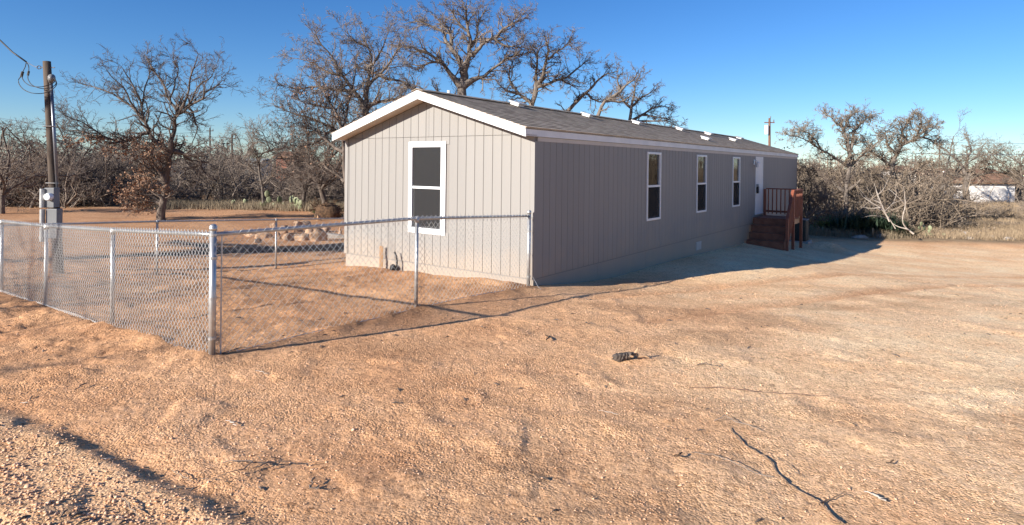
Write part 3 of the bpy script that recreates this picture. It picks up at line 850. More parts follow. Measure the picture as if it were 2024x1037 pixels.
# railings
def rail_run(pa, pb, h0, h1, nb, off):
    pa, pb = np.array(pa), np.array(pb); d = pb-pa
    hd = np.array([d[0], d[1], 0]); hd /= np.linalg.norm(hd); wv = np.cross(hd, [0,0,1.0])
    for (hh, th_, wd_) in ((h1, .038, .09), (h0, .07, .038)):
        m_ = MB(); m_.box(pa+np.array([0,0,hh])-wv*wd_/2, d, wv*wd_, (0,0,th_)); m_.build('rail', M['deck'], deck)
    for k in range(nb):
        t = (k+.6)/nb; p = pa + d*t
        m_ = MB(); m_.box(p - hd*.017 + wv*.02 + np.array([0,0,h0-.05]), hd*.034, wv*.034, (0,0,h1-h0+.05)); m_.build('baluster', M['deck'], deck)
rail_run(hp(D1-.04, -.12, DT), hp(D1-.04, DV-.03, DT), .12, .95, 8, 0)
rail_run(hp(D0+.05, DV-.07, DT), hp(D1-.02, DV-.07, DT), .10, .95, 11, 0)
rail_run(hp(ub+.03, DV-.07, gb), hp(D0+.03, DV-.07, DT), .14, .95, 8, 0)

# condenser beside the steps
_c = at(1581, 470, 24.6); cp_ = np.array([_c[0], _c[1], 0.0]); cz = gz(cp_[0], cp_[1])
ac = empty('condenser_unit', (cp_[0], cp_[1], cz), 'dark grey air conditioning unit standing on a pale pad past the steps', 'air conditioner')
m_ = MB(); m_.box(cp_ - U*.36 - V*.36 + [0,0,cz-.1], U*.80, V*.72, (0,0,.17)); m_.build('pad', M['conc'], ac)
m_ = MB(); m_.box(cp_ - U*.27 - V*.27 + [0,0,cz+.07], U*.54, V*.54, (0,0,.83)); m_.build('cabinet', M['acu'], ac, bevel=.03)
m_ = MB(); m_.box(cp_ - U*.29 - V*.29 + [0,0,cz+.90], U*.58, V*.58, (0,0,.035)); m_.build('top_cover', M['greybox'], ac, bevel=.01)
m_ = MB()
for k in range(14):
    m_.box(cp_ - U*.278 - V*.25 + [0,0,cz+.12+k*.052], U*.556, V*.50, (0,0,.018)); m_.box(cp_ - U*.25 - V*.278 + [0,0,cz+.12+k*.052], U*.50, V*.556, (0,0,.018))
m_.build('louvres', M['acu'], ac)

# ------------------------------------------------------------------ chain link fences
FH = 1.22
def post_obj(name, parent, x, y, h, r, cap=True, lean=0):
    z = gz(x, y); m_ = MB(); m_.tube([(x, y, z-.25), (x, y, z+h)], r, 14); p = m_.build(name, M['galv'], parent, smooth_=False)
    for q in p.data.polygons: q.use_smooth = len(q.vertices) == 4
    if cap:
        m_ = MB(); m_.tube([(x,y,z+h-.03),(x,y,z+h+.004)], r*1.14, 14); m_.ball((x, y, z+h+.002), r*1.14, r*1.14, r*.9, 14, 8); c = m_.build('post_cap', M['galv'], p, smooth_=True)
    return p
def fence(pts, label, tops, corner_flags, seed, wr, sides, pitch=.088, term_r=.032):
    """pts: (x,y) post positions; tops: rail heights (z) at each post"""
    root = empty('chain_link_fence', (pts[0][0], pts[0][1], gz(*pts[0])), label, 'fence', 'chain link fences round the yard')
    lines = []
    for i, (p, term) in enumerate(zip(pts, corner_flags)):
        if term is None: continue
        g = gz(*p)
        if term:
            po = post_obj('terminal_post', root, p[0], p[1], tops[i]-g+.07, term_r)
            for hz in (.14, .52, .90, 1.12):
                m_ = MB(); m_.tube([(p[0],p[1],g+hz),(p[0],p[1],g+hz+.022)], term_r+.006, 14)
                m_.build('brace_band', M['galv'], po)
        else:
            po = post_obj('line_post', root, p[0], p[1], tops[i]-g-.02, .024, cap=False)
            m_ = MB(); m_.tube([(p[0],p[1],tops[i]-.05),(p[0],p[1],tops[i]+.01)], .031, 12); m_.ball((p[0],p[1],tops[i]+.005), .03, .03, .028, 10, 6); m_.build('loop_cap', M['galv'], po, smooth_=True)
    # top rail
    rp = []
    for i in range(len(pts)-1):
        a = np.array([*pts[i], tops[i]]); b = np.array([*pts[i+1], tops[i+1]])
        for k in range(8):
            t = k/8; rp.append(a+(b-a)*t)
    rp.append(np.array([*pts[-1], tops[-1]]))
    m_ = MB(); m_.tube(rp, .021, 10); m_.build('top_rail', M['galv'], root, smooth_=True)
    # woven mesh
    P = np.array([(*p, t) for p, t in zip(pts, tops)]); segl = np.hypot(*(P[1:, :2]-P[:-1, :2]).T); cum = np.r_[0, np.cumsum(segl)]
    tot = cum[-1]
    nw = int(tot/(pitch/2)); rng = random.Random(seed)
    off_n = []
    ss = np.arange(nw+1)*(pitch/2)
    ns = int(round((FH-.0)/(pitch/2)))
    d2 = (P[-1]-P[0])[:2]; d2 = d2/np.linalg.norm(d2); nrm = np.array([d2[1], -d2[0]])
    if nrm @ np.array([0,-1.0]) < 0: nrm = -nrm
    for j, s0 in enumerate(ss):
        pl = []
        for k in range(ns+1):
            s_ = s0 + (pitch/4)*(1 if (k+j) % 2 == 0 else -1)*1.02
            s_ = min(max(s_, .0), tot)
            x = np.interp(s_, cum, P[:, 0]); y = np.interp(s_, cum, P[:, 1]); zt = np.interp(s_, cum, P[:, 2])
            wob = .006*math.sin(s_*3.1+k*.4) 
            zz = zt + .042 - k*(pitch/2)
            side_ = .026 + wob + (.003 if (k % 2) else -.003)
            pl.append((x+nrm[0]*side_, y+nrm[1]*side_, zz))
        lines.append((pl, [wr]*len(pl)))
    v, f = tubes_np(lines, sides)
    o = link('chain_link_mesh', np_mesh('chain_link_mesh', v, f), root, M['wire']); o['kind'] = 'stuff'
    # bottom tension wire
    bw = []
    for s_ in np.linspace(0, tot, 30):
        x = np.interp(s_, cum, P[:, 0]); y = np.interp(s_, cum, P[:, 1]); zt = np.interp(s_, cum, P[:, 2]); bw.append((x+nrm[0]*.022, y+nrm[1]*.022, zt-FH+.06+.012*math.sin(s_*2)))
    m_ = MB(); m_.tube(bw, .0035, 5); m_.build('tension_wire', M['wire'], root)
    # tension bars beside the terminal posts, tie wires on the line posts
    for i, term in enumerate(corner_flags):
        if term:
            sgn = 1 if i == 0 else -1
            q = np.array(pts[i]) + sgn*(np.array(pts[i+sgn])-np.array(pts[i]))/np.linalg.norm(np.array(pts[i+sgn])-np.array(pts[i]))*.075
            g = gz(*pts[i]); m_ = MB(); m_.box((q[0]-.004+nrm[0]*.02, q[1]-.008+nrm[1]*.02, tops[i]-1.16), (.008,0,0), (0,.016,0), (0,0,1.14)); m_.build('tension_bar', M['wire'], root)
        elif term is False:
            m_ = MB(); g = gz(*pts[i])
            for hz in (.25,.55,.85): m_.tube([(pts[i][0]-.03, pts[i][1], tops[i]-hz), (pts[i][0]+nrm[0]*.034, pts[i][1]+nrm[1]*.034, tops[i]-hz+.004), (pts[i][0]+.03, pts[i][1], tops[i]-hz)], .0025, 4)
            m_.build('tie_wire', M['wire'], root)
    return root
PA, PM, PB = (-2.82, 5.84), (-1.24, 8.1), (.295, 10.3)
fence([PA, PM, PB], 'chain link fence from the thick near corner post to the house corner', [1.28-.055, 1.20, 1.13-.06], [True, False, True], 1, .0023, 4)
PL = [PA, (-4.8, 7.44), (-6.96, 9.24), (-8.58, 10.4), (-10.8, 12.0)]
fence(PL, 'bright chain link fence running left from the thick near corner post', [1.225, 1.075, .925, .87, .72], [None, False, False, False, True], 2, .0031, 4, pitch=.074)
bd = np.array([2.05, 1.70]); b0 = np.array([-8.03, 14.0])
PBK = [tuple(b0-bd*1.35), tuple(b0), tuple(b0+bd), tuple(b0+bd*2), tuple(b0+bd*3)]
fence(PBK, 'far chain link fence along the back of the yard behind the meter pole', [.62, .55, .46, .38, .30], [None, False, False, False, True], 3, .0022, 3)
# loose tie wire stub at the house corner
gB = gz(*PB)
m_ = MB(); m_.tube([(PB[0]+.03, PB[1]-.03, gB+.18), (PB[0]+.07, PB[1]-.02, gB+.15), (PB[0]+.16, PB[1]-.22, gB+.02), (PB[0]+.20, PB[1]-.33, gB+.01)], .0035, 5)
o = m_.build('loose_wire', M['wire']); tag(o, 'thin loose wire end poking out at the house corner post', 'wire')

# ------------------------------------------------------------------ meter pole with service wires
px_, py_ = at(118, 520, 13.7)[:2]
pg = gz(px_, py_)
ptop = at(92.5, 121, 13.7)
mp_ = empty('meter_pole', (px_, py_, pg), 'leaning weathered wooden service pole with grey meter boxes left of the bare oak', 'utility pole')
pb_ = np.array([px_, py_, pg-.3])
def pp(t): return pb_ + (ptop-pb_)*t
m_ = MB(); m_.tube([pp(0), pp(.25), pp(.5), pp(.75), pp(1)], [.105,.098,.092,.084,.076], 14); po = m_.build('pole', M['poleW'], mp_)
for q in po.data.polygons: q.use_smooth = len(q.vertices) == 4
off = np.array([.14, -.05, 0])
z1 = at(112, 372, 13.7)[2]
def pz(z, dx=0, dy=0):
    t = (z-pb_[2])/(ptop[2]-pb_[2]); p = pp(t); return np.array([p[0]+dx, p[1]+dy, z])
ztop_c = at(100, 163, 13.7)[2]
m_ = MB(); m_.tube([pz(z1, .15, -.09), pz((z1+ztop_c)/2, .135, -.08), pz(ztop_c, .12, -.07)], .034, 10); m_.build('conduit', M['pipe'], mp_, smooth_=True)
m_ = MB(); m_.tube([pz(ztop_c-.02, .12, -.07), pz(ztop_c+.07, .13, -.09), pz(ztop_c+.10, .19, -.14), pz(ztop_c+.04, .24, -.18)], [.04,.06,.075,.055], 10); m_.build('weatherhead', M['greybox'], mp_, smooth_=True)
zb1, zb2 = at(115, 370, 13.7)[2], at(115, 408, 13.7)[2]
zb3 = at(115, 468, 13.7)[2]
def boxat(z0, z1_, x0, x1, y0, y1, name, m, bev=.008):
    c = pz((z0+z1_)/2); m_ = MB(); m_.box((c[0]+x0, c[1]+y0, z0), (x1-x0,0,0), (0,y1-y0,0), (0,0,z1_-z0)); return m_.build(name, m, mp_, bevel=bev)
b1 = boxat(zb2, zb1, .0, .21, -.30, -.12, 'meter_box', M['greybox'])
boxat(zb3, zb2-.03, .0, .24, -.30, -.12, 'breaker_box', M['greybox'])
c = pz((zb1+zb2)/2)
m_ = MB(); m_.tube([(c[0]+.13, c[1]-.30, c[2]+.02), (c[0]+.13, c[1]-.36, c[2]+.02), (c[0]+.13, c[1]-.40, c[2]+.02)], [.085,.085,.07], 16); m_.build('meter_dial', M['vinyl'], b1, bevel=.01)
c = pz(zb2+.02); m_ = MB(); m_.tube([(c[0]-.045, c[1]-.31, zb2), (c[0]-.045, c[1]-.31, zb1-.02)], .05, 12); m_.build('conduit', M['galv'], mp_, smooth_=False)
m_ = MB(); m_.tube([(c[0]-.04, c[1]-.31, at(115,474,13.7)[2]), (c[0]-.04, c[1]-.31, zb2-.04)], .05, 12); m_.build('conduit', M['galv'], mp_, smooth_=False)
for zz in (z1+.12, (z1+ztop_c)/2+.2):
    m_ = MB(); q = pz(zz); m_.tube([(q[0]-.12,q[1],zz),(q[0]-.09,q[1]-.12,zz),(q[0]+.12,q[1]-.13,zz),(q[0]+.19,q[1]-.10,zz)], .008, 5); m_.build('pipe_strap', M['galv'], mp_)
ze = at(92, 133, 13.7)[2]; q = pz(ze)
m_ = MB(); m_.tube([(q[0]-.14,q[1],ze),(q[0]+.17,q[1],ze)], .011, 8)
an = np.linspace(0, 6.28, 12); m_.tube([(q[0]-.18+.045*math.cos(a), q[1], ze+.035*math.sin(a)) for a in an], .011, 6); m_.build('eye_bolt', M['pipe'], mp_)
D = 13.7
eye = np.array([q[0]-.22, q[1], ze])
def wirepts(lst, D0_=D): return [at(a, b, D0_+dd) for a, b, dd in lst]
# service drop
sd_ = empty('service_drop_wire', eye, 'dark overhead service cable looping down to the leaning meter pole', 'cable')
m_ = MB(); pts_ = [at(-420, -190, 22), at(-200, -70, 18), at(-60, 36, 15), at(0, 79, D+.3), at(25, 103, D+.1), at(52, 122, D)]; m_.tube(pts_, .017, 7); m_.build('twisted_cable', M['black'], sd_, smooth_=True)
m_ = MB(); m_.tube([at(52,122,D), at(66,130,D), eye], .007, 6); m_.build('messenger_wire', M['galv'], sd_)
for lst in ([(52,122,0),(50,132,0),(44,143,0),(43,152,-.02),(48,162,-.05),(60,170,-.1),(80,172,-.25),(97,168,-.3),(109,162,-.25),(108,155,-.2)],
            [(52,122,0),(57,130,0),(57,142,0),(54,155,-.05),(62,168,-.12),(80,175,-.25),(98,175,-.3),(112,166,-.25),(109,156,-.2)],
            [(43,150,0),(36,156,0),(37,166,0),(46,177,-.05),(62,184,-.12),(80,185,-.25),(95,182,-.3),(112,170,-.3),(112,160,-.22),(106,154,-.2)]):
    P = np.array(wirepts(lst)); tt = np.linspace(0, len(P)-1, 40); P2 = np.stack([np.interp(tt, range(len(P)), P[:, k]) for k in range(3)], -1)
    for _ in range(3): P2[1:-1] = (P2[:-2]+2*P2[1:-1]+P2[2:])/4
    m_ = MB(); m_.tube(P2, .0085, 6); m_.build('drip_loop', M['black'], sd_, smooth_=True)
m_ = MB(); m_.tube([at(45,141,D), at(42,152,D)], .028, 8); m_.tube([at(57,140,D), at(55,149,D)], .022, 8); m_.build('splice', M['black'], sd_)

# ------------------------------------------------------------------ trees
def norm3(v):
    l = math.sqrt(v[0]*v[0]+v[1]*v[1]+v[2]*v[2]) + 1e-9
    return (v[0]/l, v[1]/l, v[2]/l)
def grow(rng, p, d, L, r, lvl, out, spec):
    """crooked branch; out[lvl] list of (pts, radii)"""
    nseg = spec['nseg'][lvl]
    pts = [p]; rad = [r]; st = L/nseg; wob = spec['wob'][lvl]; up = spec['up'][lvl]
    rend = spec['tip']*.5 if lvl == spec['max'] else r*.42
    cur = p; dd = d
    for i in range(nseg):
        dd = norm3((dd[0]+rng.gauss(0, wob), dd[1]+rng.gauss(0, wob), dd[2]+rng.gauss(0, wob)+up))
        cur = (cur[0]+dd[0]*st, cur[1]+dd[1]*st, cur[2]+dd[2]*st)
        pts.append(cur); rad.append(r+(rend-r)*(i+1)/nseg)
        if lvl < spec['max'] :
            nc = spec['kids'][lvl]
            k = int(nc) + (1 if rng.random() < nc-int(nc) else 0)
            for _ in range(k):
                ax = (rng.gauss(0,1), rng.gauss(0,1), rng.gauss(0,.8))
                sp = spec['spread'][lvl]
                cd = norm3((dd[0]+ax[0]*sp*.6, dd[1]+ax[1]*sp*.6, dd[2]+ax[2]*sp*.6))
                t = rng.random(); q = (pts[-2][0]+(cur[0]-pts[-2][0])*t, pts[-2][1]+(cur[1]-pts[-2][1])*t, pts[-2][2]+(cur[2]-pts[-2][2])*t)
                fr = 1 - .45*(i+1)/nseg
                grow(rng, q, cd, L*spec['ratio'][lvl]*fr*(.7+.6*rng.random()), max(rad[-1]*spec['rr'][lvl], spec['tip']), lvl+1, out, spec)
    out.setdefault(lvl, []).append((pts, rad))
OAK = dict(max=3, nseg=[6,5,4,2], wob=[.22,.28,.32,.3], up=[.05,.05,.03,.02], kids=[1.4,1.7,1.8], spread=[1.0,1.0,1.0], ratio=[.55,.52,.6], rr=[.55,.5,.5], tip=.008)
def limb_tree(name, label, cat, limbs, D, spec, mt, mk, seed, group=None, depth=1.0, leaves=None, kids=1.0, basexy=None):
    """limbs: list of list of (px,py,halfwidth_px); limbs[0] starts at the trunk foot.  Gives each limb its own depth course."""
    rng = random.Random(seed)
    foot = p2g(limbs[0][0][0], limbs[0][0][1]) if basexy is None else None
    P0 = at(limbs[0][0][0], limbs[0][0][1], D)
    g = gz(P0[0], P0[1])
    root = empty(name, (P0[0], P0[1], g), label, cat, group)
    tr = []; out = {}
    dep = {}
    for li, lm in enumerate(limbs):
        n_ = len(lm)
        key0 = (lm[0][0], lm[0][1])
        d0 = dep.get(key0, 0.0)
        slope = 0 if li == 0 else rng.uniform(-1, 1)*depth
        pts = []; rad = []; acc = 0
        for i, (a, b, w) in enumerate(lm):
            if i: acc += math.hypot(a-lm[i-1][0], b-lm[i-1][1])*D/F
            dd = d0 + slope*acc*.55
            dep[(a, b)] = dd
            q = at(a, b, D+dd)
            pts.append(tuple(q)); rad.append(w*.5*D/F)
        if li == 0: pts[0] = (pts[0][0], pts[0][1], gz(pts[0][0], pts[0][1])-.2); rad[0] *= 1.25
        # smooth resample
        A = np.array(pts); R_ = np.array(rad); m_ = (n_-1)*3+1
        tt = np.linspace(0, n_-1, m_)
        A2 = np.stack([np.interp(tt, range(n_), A[:, k]) for k in range(3)], -1); R2 = np.interp(tt, range(n_), R_)
        A2[1:-1] += np.array([[rng.gauss(0,1), rng.gauss(0,1), rng.gauss(0,.6)] for _ in range(m_-2)])*(R2[1:-1, None]*.35+(0.07 if li else .02))
        A2[1:-1] = (A2[:-2]+2*A2[1:-1]+A2[2:])/4
        tr.append((A2.tolist(), R2.tolist()))
        # branches off the limb
        for i in range(1, m_):
            rr_ = R2[i]
            if li == 0 and i < m_*.6: continue
            nb = kids*(1.0 if rr_ > .08 else 1.5)
            k = int(nb)+(1 if rng.random() < nb-int(nb) else 0)
            t_ = A2[i]-A2[i-1]; t_ = norm3(tuple(t_))
            for _ in range(k):
                dr = norm3((t_[0]+rng.gauss(0,.7), t_[1]+rng.gauss(0,.7), t_[2]+rng.gauss(0,.6)+.12))
                grow(rng, tuple(A2[i]), dr, rng.uniform(.9, 1.9)*spec.get('bl', 1), min(rr_*.55, .05), 1, out, spec)
    build_tree(root, tr, out, mt, mk, spec, leaves, seed)
    return root
def build_tree(root, tr, out, mt, mk, spec, leaves, seed):
    v, f = tubes_np(tr, 8)
    link('trunk', np_mesh('trunk', v, f, True), root, mt)
    parts = []
    for lvl, ls in out.items():
        if ls: parts.append(tubes_np(ls, 5 if lvl == 0 else 3))
    if parts:
        v, f, _ = join_np(parts); link('crown', np_mesh('crown', v, f, True), root, mk)
    if leaves:
        n_, size, mat_ = leaves[:3]
        rng = np.random.default_rng(seed)
        tips = np.array([p[-1] for lv in out if lv >= 2 for p, _ in out[lv]])
        if len(leaves) > 3: tips = tips[leaves[3](tips)]
        if len(tips): add_leaves(root, tips, n_, size, mat_, rng)
def add_leaves(root, tips, n_, size, mat_, rng, name='dead_leaves'):
    c = tips[rng.integers(0, len(tips), n_)] + rng.normal(size=(n_, 3))*size*1.2
    v, f = leaf_quads(c, size, rng)
    o = link(name, np_mesh(name, v, f), root, mat_); o['kind'] = 'stuff'
def leaf_quads(c, size, rng, aspect=.6):
    n_ = len(c)
    a = rng.normal(size=(n_, 3)); a /= np.linalg.norm(a, axis=1)[:, None]
    b = np.cross(a, rng.normal(size=(n_, 3))); b /= np.linalg.norm(b, axis=1)[:, None]
    s = size*(.6+.8*rng.random((n_, 1)))
    v = np.stack([c-a*s, c+b*s*aspect, c+a*s, c-b*s*aspect], 1).reshape(-1, 3)
    return v, [np.arange(n_*4).reshape(-1, 4)]
def free_tree(x, y, H, seed, spec, lean=(0,0), r0=None, nl=5, forkh=.22):
    """returns (trunk lines, out) in world coordinates"""
    rng = random.Random(seed); z = gz(x, y); r0 = r0 or H*.021
    d = norm3((lean[0]+rng.gauss(0,.12), lean[1]+rng.gauss(0,.12), 1))
    pts = [(x, y, z-.2)]; rad = [r0*1.3]; cur = (x, y, z-.2); fh = H*forkh
    for i in range(4):
        d = norm3((d[0]+rng.gauss(0,.12), d[1]+rng.gauss(0,.12), d[2])); cur = tuple(cur[k]+d[k]*(fh+.2)/4 for k in range(3)); pts.append(cur); rad.append(r0*(1-.06*i))
    tr = [(pts, rad)]; out = {}
    for k in range(nl):
        a = 6.283*k/nl + rng.uniform(-.5,.5); el = rng.uniform(.35, 1.15)
        dr = norm3((math.cos(a)*math.cos(el)+lean[0]*.5, math.sin(a)*math.cos(el)+lean[1]*.5, math.sin(el)+.15))
        st = pts[-1] if k % 2 == 0 else pts[-2]
        o2 = {}
        grow(rng, st, dr, H*rng.uniform(.55, .85), r0*rng.uniform(.42,.6), 0, o2, spec)
        for lv, ls in o2.items():
            if lv == 0: tr += ls
            else: out.setdefault(lv, []).extend(ls)
    return tr, out
_kit = 0
def tree(name, label, cat, px, D, H, seed, spec, mt, mk, lean=(0,0), nl=5, r0=None, leaves=None, group=None, forkh=.22, xy=None):
    if xy is None: P = at(px, 400, D); x, y = P[0], P[1]
    else: x, y = xy
    root = empty(name, (x, y, gz(x, y)), label, cat, group)
    tr, out = free_tree(x, y, H, seed, spec, lean, r0, nl, forkh)
    pool = {}
    for ls_ in tr: pool.setdefault(len(ls_[0]), []).append(ls_)
    v, f = tubes_np([l for g in pool.values() for l in g], 7)
    build_tree(root, tr, out, mt, mk, spec, leaves, seed)
    return root

# --- hero: bare oak left of centre
LO = [
 [(320,434,15),(322,400,13.5),(327,360,12.5),(333,325,12),(338,298,12)],
 [(338,298,12),(344,268,8),(346,240,7),(352,225,6.5),(372,212,5),(398,197,4),(415,178,3),(438,160,1.5)],
 [(352,225,6.5),(338,206,4.5),(325,172,3.6),(303,142,2.6),(286,108,1.4)],
 [(352,225,6.5),(366,190,4),(378,150,3),(392,106,1.2)],
 [(372,212,5),(392,175,3),(420,150,2),(432,130,1)],
 [(338,206,4.5),(345,170,3),(350,135,2),(342,105,1)],
 [(338,298,12),(312,284,8.5),(292,262,7.5),(285,240,6),(280,208,4),(264,172,3),(242,134,1.5)],
 [(285,240,6),(268,216,4.2),(238,192,3.4),(200,176,2.4),(162,166,1.2)],
 [(280,208,4),(290,170,2.6),(296,135,1.6)],
 [(268,216,4.2),(240,170,2.4),(212,140,1.2)],
 [(292,262,7.5),(268,270,5),(244,284,4.6),(214,274,4),(190,256,3),(158,238,2),(128,226,1)],
 [(214,274,4),(180,268,2.6),(150,255,1.6),(130,262,1)],
 [(338,298,12),(362,304,6),(390,308,4.5),(402,326,3),(412,350,1.5)],
 [(372,212,5),(388,238,3),(390,262,2),(380,285,1.2)],
 [(327,360,12.5),(300,345,4),(275,350,2.5),(255,372,1.2)],
 [(322,400,13.5),(308,382,3),(290,372,2),(270,382,1)],
 [(327,360,12.5),(306,325,3.5),(285,305,2.5),(262,300,1.5)],
 [(322,400,13.5),(300,398,3),(285,405,2),(268,400,1)],
 [(327,360,12.5),(310,340,3),(300,310,2),(290,290,1)],
]
SP1 = dict(OAK, nseg=[6,5,4,2], kids=[1.2,1.3,1.3], wob=[.22,.3,.32,.2], up=[.05,.06,.06,.05], bl=.78, tip=.007)
def lowleft(t): return (t[:, 2] < 3.1) & (t[:, 2] > -.6) & (t[:, 0] < -16.4)
limb_tree('bare_oak_tree', 'leafless oak with dark trunk and spreading branches between the meter pole and the home', 'tree', LO, 30, SP1, M['barkD'], M['twigD'], 11, depth=1.1, leaves=(3800, .05, M['leafR'], lowleft), kids=1.0)

# --- tall oak above the roof
TO = [
 [(905,440,24),(908,300,21),(912,215,19),(914,171,18),(916,140,16)],
 [(916,140,16),(905,112,10),(893,90,8),(879,68,6),(850,50,4.5),(822,42,3),(798,47,1.5)],
 [(893,90,8),(885,60,4),(868,40,2.5),(850,22,1.2)],
 [(916,140,16),(930,110,9),(931,92,8),(926,62,6),(918,30,4),(922,5,2)],
 [(931,92,8),(945,60,4),(950,30,2.5),(965,8,1.2)],
 [(926,62,6),(905,38,3.5),(888,14,1.5)],
 [(930,110,9),(950,88,6.5),(974,74,5.5),(996,55,4.5),(1018,44,3),(1040,34,1.5)],
 [(974,74,5.5),(1000,88,4),(1022,92,2.5),(1035,80,1.2)],
 [(914,171,18),(893,145,9),(874,123,7),(846,106,5),(820,92,3.5),(800,96,1.5)],
 [(914,171,18),(940,155,8),(962,145,6),(988,120,4.5),(1012,112,3),(1030,98,1.2)],
 [(874,123,7),(850,125,4),(830,130,2.5),(808,126,1.2)],
 [(912,215,19),(880,190,8),(845,182,6),(815,175,5),(798,160,4.5),(762,156,4),(732,138,3),(700,132,1.5)],
]
SP2 = dict(OAK, nseg=[6,5,4,2], kids=[1.2,1.4,1.35], wob=[.25,.36,.36,.22], bl=.85, tip=.009)
limb_tree('bare_oak_tree', 'tallest gnarled leafless oak rising above the ridge near the gable peak', 'tree', TO, 35, SP2, M['bark'], M['twig'], 21, depth=1.0, kids=1.15, leaves=(450, .03, M['leafR']))
RO = [
 [(1052,440,12),(1052,300,11),(1052,205,10),(1060,172,9)],
 [(1060,172,9),(1078,148,7),(1083,118,5),(1083,92,3.5),(1076,70,1.5)],
 [(1060,172,9),(1085,164,5.5),(1110,158,4.5),(1138,138,3.5),(1156,122,1.5)],
 [(1060,172,9),(1058,140,5),(1060,112,3.5),(1072,90,1.5)],
 [(1083,118,5),(1105,100,3),(1125,85,2),(1138,98,1)],
 [(1110,158,4.5),(1130,168,2.5),(1152,172,1.2)],
 [(1052,205,10),(1025,185,5),(1008,160,4),(1005,135,2.5),(1015,115,1.2)],
 [(1025,185,5),(1000,180,3),(985,165,1.5)],
]
limb_tree('bare_oak_tree', 'leafless oak behind the roof just right of the tallest oak', 'tree', RO, 36, dict(SP2, bl=.72), M['bark'], M['twig'], 22, depth=1.0, kids=1.2, leaves=(300, .035, M['leafR']))
RO2 = [
 [(1150,440,10),(1140,300,9),(1128,235,8.5),(1121,220,8)],
 [(1121,220,8),(1140,200,6.5),(1159,185,5.5),(1175,165,4),(1190,150,3),(1222,140,1.5)],
 [(1159,185,5.5),(1172,196,3.5),(1190,202,2),(1205,195,1)],
 [(1150,440,10),(1168,280,8),(1180,225,7.5),(1198,200,6),(1225,178,5),(1250,160,3),(1262,140,1.5)],
 [(1225,178,5),(1216,160,3),(1232,142,1.5)],
 [(1198,200,6),(1225,202,4),(1245,190,2)],
]
limb_tree('bare_oak_tree', 'leafless tree with smooth pale leaning limbs over the middle of the roof', 'tree', RO2, 38, dict(SP2, bl=.62, wob=[.2,.3,.34,.3]), M['bark'], M['twig'], 23, depth=.9, kids=.7)
RO3 = [
 [(1246,440,9),(1246,300,8),(1244,240,7),(1246,212,6),(1252,180,4),(1262,155,1.5)],
 [(1246,212,6),(1272,190,3.5),(1290,178,1.2)],
 [(1244,240,7),(1270,225,4),(1295,208,3),(1322,212,1.5)],
 [(1246,212,6),(1228,195,3),(1218,180,1.2)],
 [(1270,225,4),(1300,232,2.5),(1335,240,1)],
 [(1244,240,7),(1290,240,3),(1320,236,1.5),(1342,250,1)],
]
limb_tree('bare_oak_tree', 'small twiggy leafless tree behind the far half of the roof', 'tree', RO3, 40, dict(SP2, bl=.62), M['bark'], M['twig'], 24, depth=.9, kids=1.1)
# tangled oak left of the gable
LT = [
 [(742,440,13),(735,330,12),(728,260,11),(722,215,10)],
 [(722,215,10),(700,180,7),(680,150,5.5),(660,120,4),(640,92,2.5),(628,75,1.2)],
 [(722,215,10),(728,170,7),(735,130,5),(730,95,3.5),(718,62,1.5)],
 [(728,170,7),(760,140,5),(780,110,3.5),(790,80,1.5)],
 [(700,180,7),(660,175,5),(620,170,3.5),(585,175,2),(560,170,1)],
 [(680,150,5.5),(640,140,3.5),(605,118,2),(570,112,1)],
 [(735,330,12),(700,280,7),(660,255,5.5),(620,235,4),(585,225,2.5),(556,215,1.2)],
 [(735,130,5),(755,95,3),(770,60,1.2)],
 [(660,255,5.5),(630,280,3.5),(600,290,2.5),(560,280,1.2)],
 [(700,280,7),(665,300,4),(640,330,3),(610,340,1.5)],
 [(730,95,3.5),(700,80,2.2),(680,58,1)],
 [(722,215,10),(750,200,6),(790,195,4),(815,185,2)],
]
SP3 = dict(OAK, nseg=[6,5,4,2], kids=[1.2,1.4,1.4], wob=[.25,.34,.36,.24], bl=1.0, tip=.009)
limb_tree('bare_oak_tree', 'wide tangled leafless oak left of the gable peak, brown twigs to the ground', 'tree', LT, 33, SP3, M['barkD'], M['twig'], 31, depth=1.3, kids=1.25, leaves=(700, .03, M['leafR']))
LT2 = [
 [(684,432,9),(682,360,8),(680,300,7.5),(676,255,6)],
 [(676,255,6),(660,215,4.5),(640,180,3),(615,150,1.5)],
 [(676,255,6),(690,210,4.5),(700,160,3),(705,110,1.5)],
 [(680,300,7.5),(645,275,4.5),(615,255,3),(585,250,1.5)],
 [(682,360,8),(650,330,4),(620,318,2.5),(590,322,1.2)],
 [(660,215,4.5),(620,205,3),(580,195,1.5)],
]
limb_tree('bare_oak_tree', 'slender dark leafless oak hugging the left edge of the gable wall', 'tree', LT2, 31, dict(SP3, bl=1.1), M['barkD'], M['twigD'], 32, depth=1.2, kids=1.3, leaves=(900, .05, M['leafR']))
# little forked tree
ST = [
 [(524,386,5),(519,365,4.2),(514,345,3.8),(512,325,3.4),(511,312,3)],
 [(511,312,3),(520,304,3),(534,297,2.8),(552,294,2.4),(572,292,2.2),(576,280,1.6),(592,270,1)],
 [(514,345,3.8),(498,333,2.8),(485,328,2.2),(472,322,1.8),(466,300,1)],
 [(519,365,4.2),(532,350,1.6),(545,338,.8)],
 [(534,297,2.8),(528,275,1.8),(515,258,1.2),(500,262,.7)],
 [(511,312,3),(500,290,1.6),(495,268,.8)],
]
limb_tree('bent_tree', 'small bent leafless tree with a sunlit forked trunk beyond the far fence', 'tree', ST, 41, dict(SP2, bl=.9, kids=[1,1.2,1.2]), M['bark'], M['twig'], 33, depth=.7, kids=.9)

